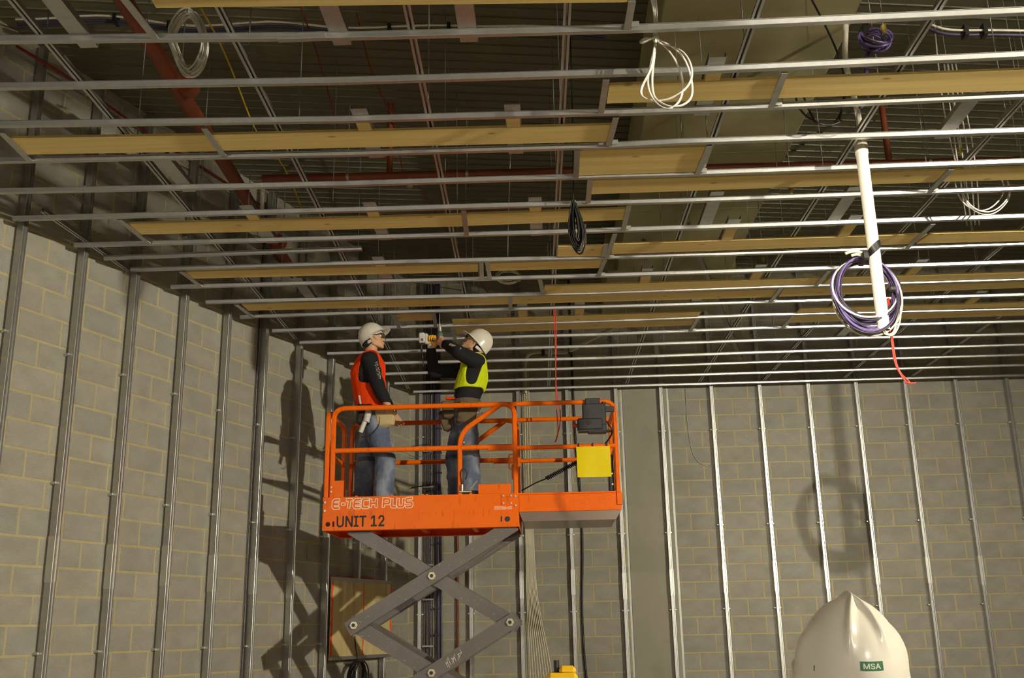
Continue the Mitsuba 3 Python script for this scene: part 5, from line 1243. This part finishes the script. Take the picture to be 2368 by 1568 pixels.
# cordless drill held overhead
dk = thing('cordless_drill', 'green and grey cordless drill held up to the ceiling by the lime-vested worker', 'drill')
put('motor_body', finish(union([hull(((.742, -3.43, 4.170), .028), ((.742, -3.43, 4.245), .026)), hull(((.742, -3.43, 4.185), .021), ((.665, -3.425, 4.205), .019), ((.622, -3.425, 4.212), .020))]), .008, 4), 'tool_green', dk, smooth=True)
put('chuck', cat(cyl((.740, -3.43, 4.268), (.738, -3.43, 4.318), .020, 14), cyl((.738, -3.43, 4.318), (.738, -3.43, 4.345), .012, 12)), 'bolt_steel', dk, smooth=40)
put('drill_bit', cyl((.738, -3.43, 4.34), (.738, -3.43, 4.446), .0038, 8), 'bolt_steel', dk, smooth=True)
put('battery', bx(.545, .602, -3.455, -3.395, 4.165, 4.262, .010), 'tool_grey', dk, smooth=False)
put('battery_latch', bx(.566, .590, -3.459, -3.452, 4.178, 4.203, .002), 'tool_green', dk, smooth=False)
put('handle_foot', bx(.600, .628, -3.45, -3.40, 4.155, 4.255, .008), 'tool_grey', dk, smooth=False)
put('hanging_strap', cat(tube([(.572, -3.425, 4.165), (.568, -3.425, 4.11), (.582, -3.425, 4.02)], .010, 6, 10), tube([(.582, -3.425, 4.03), (.588, -3.425, 3.94)], .004, 6)), 'cable_black', dk, smooth=True)

# onlooker in the foreground, seen from behind: only the hard hat rises into the picture
HX, HY, HH, HE = .134, .112, .150, 1.72
HAT2, BAND2 = hard_hat('vee', HX, HY, HH, HE, .05, .003)
yw = math.radians(93)
fx, fy = math.cos(yw), math.sin(yw)
lat3 = np.array([-fy, fx, 0])
H3 = np.array([2.395, -10.06, 1.510])
hd3 = H3 - np.array([0, 0, .045])
def rel(a, l, z):
    return tuple(H3[:2] * 1 + a * np.array([fx, fy]) + l * lat3[:2]) + (z,)
J3 = dict(head=tuple(hd3), neck=rel(-.02, 0, 1.365), chest=rel(-.01, 0, 1.17), belly=rel(0, 0, .99), pelvis=rel(0, 0, .85), shL=rel(-.02, .17, 1.29), elL=rel(-.02, .22, 1.03), wrL=rel(.05, .22, .80), shR=rel(-.02, -.17, 1.29), elR=rel(-.02, -.22, 1.03), wrR=rel(.05, -.22, .80),
          hipL=rel(0, .09, .80), knL=rel(.02, .09, .46), anL=rel(0, .10, .095), hipR=rel(0, -.09, .80), knR=rel(.02, -.09, .46), anR=rel(0, -.10, .095))
dn = (0, 0, -1)
p3, Rh3, Rc3, hc3 = build_person('person', 'onlooker seen from behind at the bottom right, only a white hard hat in view', J3,
    dict(face=(fx, fy, 0), top='sweat_black', leg=(.085, .08, .08), legs='denim', hems={}, ground=0.0, glasses=False), (fx, fy, .10), (fx, fy, .24), (-.002, 0, .047),
    {'L': ((.1 * fx, .1 * fy, -1), tuple(-lat3), .5, -1), 'R': ((.1 * fx, .1 * fy, -1), tuple(lat3), .5, 1)}, lat3, (HAT2, BAND2))
hk3 = p3 + '__hard_hat'
def wrap(m, ang, z0, lift_):
    """bends a flat decal round the shell: azimuth ang from the middle of the back, height z0 above the rim"""
    v = m.vertices
    t = (1 - (np.clip((z0 + v[:, 1]) / HH, 0, .99)) ** 2) ** (1 / HE)
    a = math.pi + ang + v[:, 0] / .115
    r_ = t * np.sqrt((HX * np.cos(a)) ** 2 + (HY * np.sin(a)) ** 2) + lift_ + v[:, 2]
    aa = np.arctan2(HY * np.sin(a), HX * np.cos(a))
    m = m.copy(); m.vertices = np.c_[np.cos(aa) * r_, np.sin(aa) * r_, z0 + v[:, 1]]
    if m.volume < 0: m.invert()
    return xf(m, hc3, Rc3[:, 0], Rc3[:, 1], Rc3[:, 2])
def on_hat(poly, ang, z0, depth, lift_=.0008):
    return wrap(extr(poly, 0, depth).subdivide().subdivide(), ang, z0, lift_)
plate = sbox(-.026, -.0095, .026, .0095)
lk = put('maker_label', on_hat(plate, 0.0, .030, .0006), 'decal_green', p3, smooth=False, label='small green label')
tx = meshkit.text_mesh('MSA', .0105, .0004, bold=True)
tx.apply_transform(np.diag([1.25, 1, 1, 1])); tb = tx.bounds
tx.apply_translation((-(tb[0][0] + tb[1][0]) / 2, -(tb[0][1] + tb[1][1]) / 2, 0))
put('label_letters', wrap(tx, 0.0, .030, .0015), 'decal_pale', p3, smooth=False)
put('maker_label', on_hat(sbox(-.015, -.006, .015, .006), -1.25, .008, .0006, .0015), 'decal_green', p3, smooth=False, label='second small green label on the side')

# ---------------------------------------------------------------- floodlights that light the hall (out of the frame), the last two added as fill
def flood(name, label, pos, aim, rad, w, h, hood, gap=(.004, .004, .004, .004)):
    k = thing(name, label, 'floodlight')
    pos, aim = np.asarray(pos, float), np.asarray(aim, float)
    d, a, u = frame_of(aim - pos)
    rect = trimesh.Trimesh(np.array([pos + a * sx * w / 2 + u * sz * h / 2 for sx, sz in ((-1, -1), (1, -1), (1, 1), (-1, 1))]), np.array([(0, 1, 2), (0, 2, 3)]), process=False)
    if rect.face_normals[0] @ d < 0:
        rect.invert()
    s = mikit.ply(rect, 'housing_black', False)
    s['emitter'] = {'type': 'area', 'radiance': rgb(*rad)}
    shape('lamp_glass', s, k)
    b = .02
    parts = [bx(-w / 2 - b, w / 2 + b, -.14, -.02, -h / 2 - b, h / 2 + b, .01)]
    parts += [bx(-w / 2 - gap[0] - .006, -w / 2 - gap[0], -.05, hood[0], -h / 2 - b - .1, h / 2 + b + .1), bx(w / 2 + gap[1], w / 2 + gap[1] + .006, -.05, hood[1], -h / 2 - b - .1, h / 2 + b + .1), bx(-w / 2 - b - .1, w / 2 + b + .1, -.05, hood[2], h / 2 + gap[2], h / 2 + gap[2] + .006), bx(-w / 2 - b - .1, w / 2 + b + .1, -.05, hood[3], -h / 2 - gap[3] - .006, -h / 2 - gap[3])]
    put('housing', xf(cat(*parts), pos, a, d, u), 'housing_black', k, smooth=False)
    base = pos - d * .17
    put('mast', cat(cyl((base[0], base[1], .05), (base[0], base[1], pos[2] + .05), .022, 12)), 'galv_dull', k, smooth=40)
    for j in range(3):
        t = j * 2.1 + .4
        put('leg', cyl((base[0], base[1], .9), (base[0] + .6 * math.cos(t), base[1] + .6 * math.sin(t), .02), .015, 8), 'galv_dull', k, smooth=40)
flood('floodlight', 'floodlight on a tall tripod mast standing right of the camera', FLOOD_A, FLOOD_A_AIM, FLOOD_A_RAD, .14, .14, (.02, .20, .02, .20), (.01, .125, .01, .004))
flood('floodlight', 'floodlight on a mast beside the camera turned towards the right part of the back wall', FLOOD_B, FLOOD_B_AIM, FLOOD_B_RAD, .06, .07, (.33, .05, .16, .12), (.017, .01, .004, .004))
flood('floodlight', 'added fill floodlight on a mast far behind the camera on the left', FILL_FLOODS[0], (.6, -9.6, 0), FILL_FLOODS_RAD, .30, .24, (.03, .03, .32, .03))
flood('floodlight', 'added fill floodlight on a mast far behind the camera on the right', FILL_FLOODS[1], (2.4, -9.6, 0), FILL_FLOODS_RAD, .30, .24, (.03, .03, .32, .03))

# keep every label within sixteen words
for d in labels.values():
    l = d.get('label', '')
    for a, b in ((' of the photo', ''), (' running right to the middle', ''), ('left piece of the second row from the top', 'left piece of the second row'), ('second row from the top, long piece', 'second row, long piece'), (' crossing behind the top of the white pipe', ' behind the white pipe'), (', right of the middle', ''), (' ending behind the hanging black cable coil', ' behind the black coil'), ('right of the middle, crossed by', 'crossed by'), ('above the ceiling grid, ', ''), ('just ', ''), ('the helmet of ', '')):
        if len(l.split()) > 16:
            l = l.replace(a, b)
    if l:
        d['label'] = l
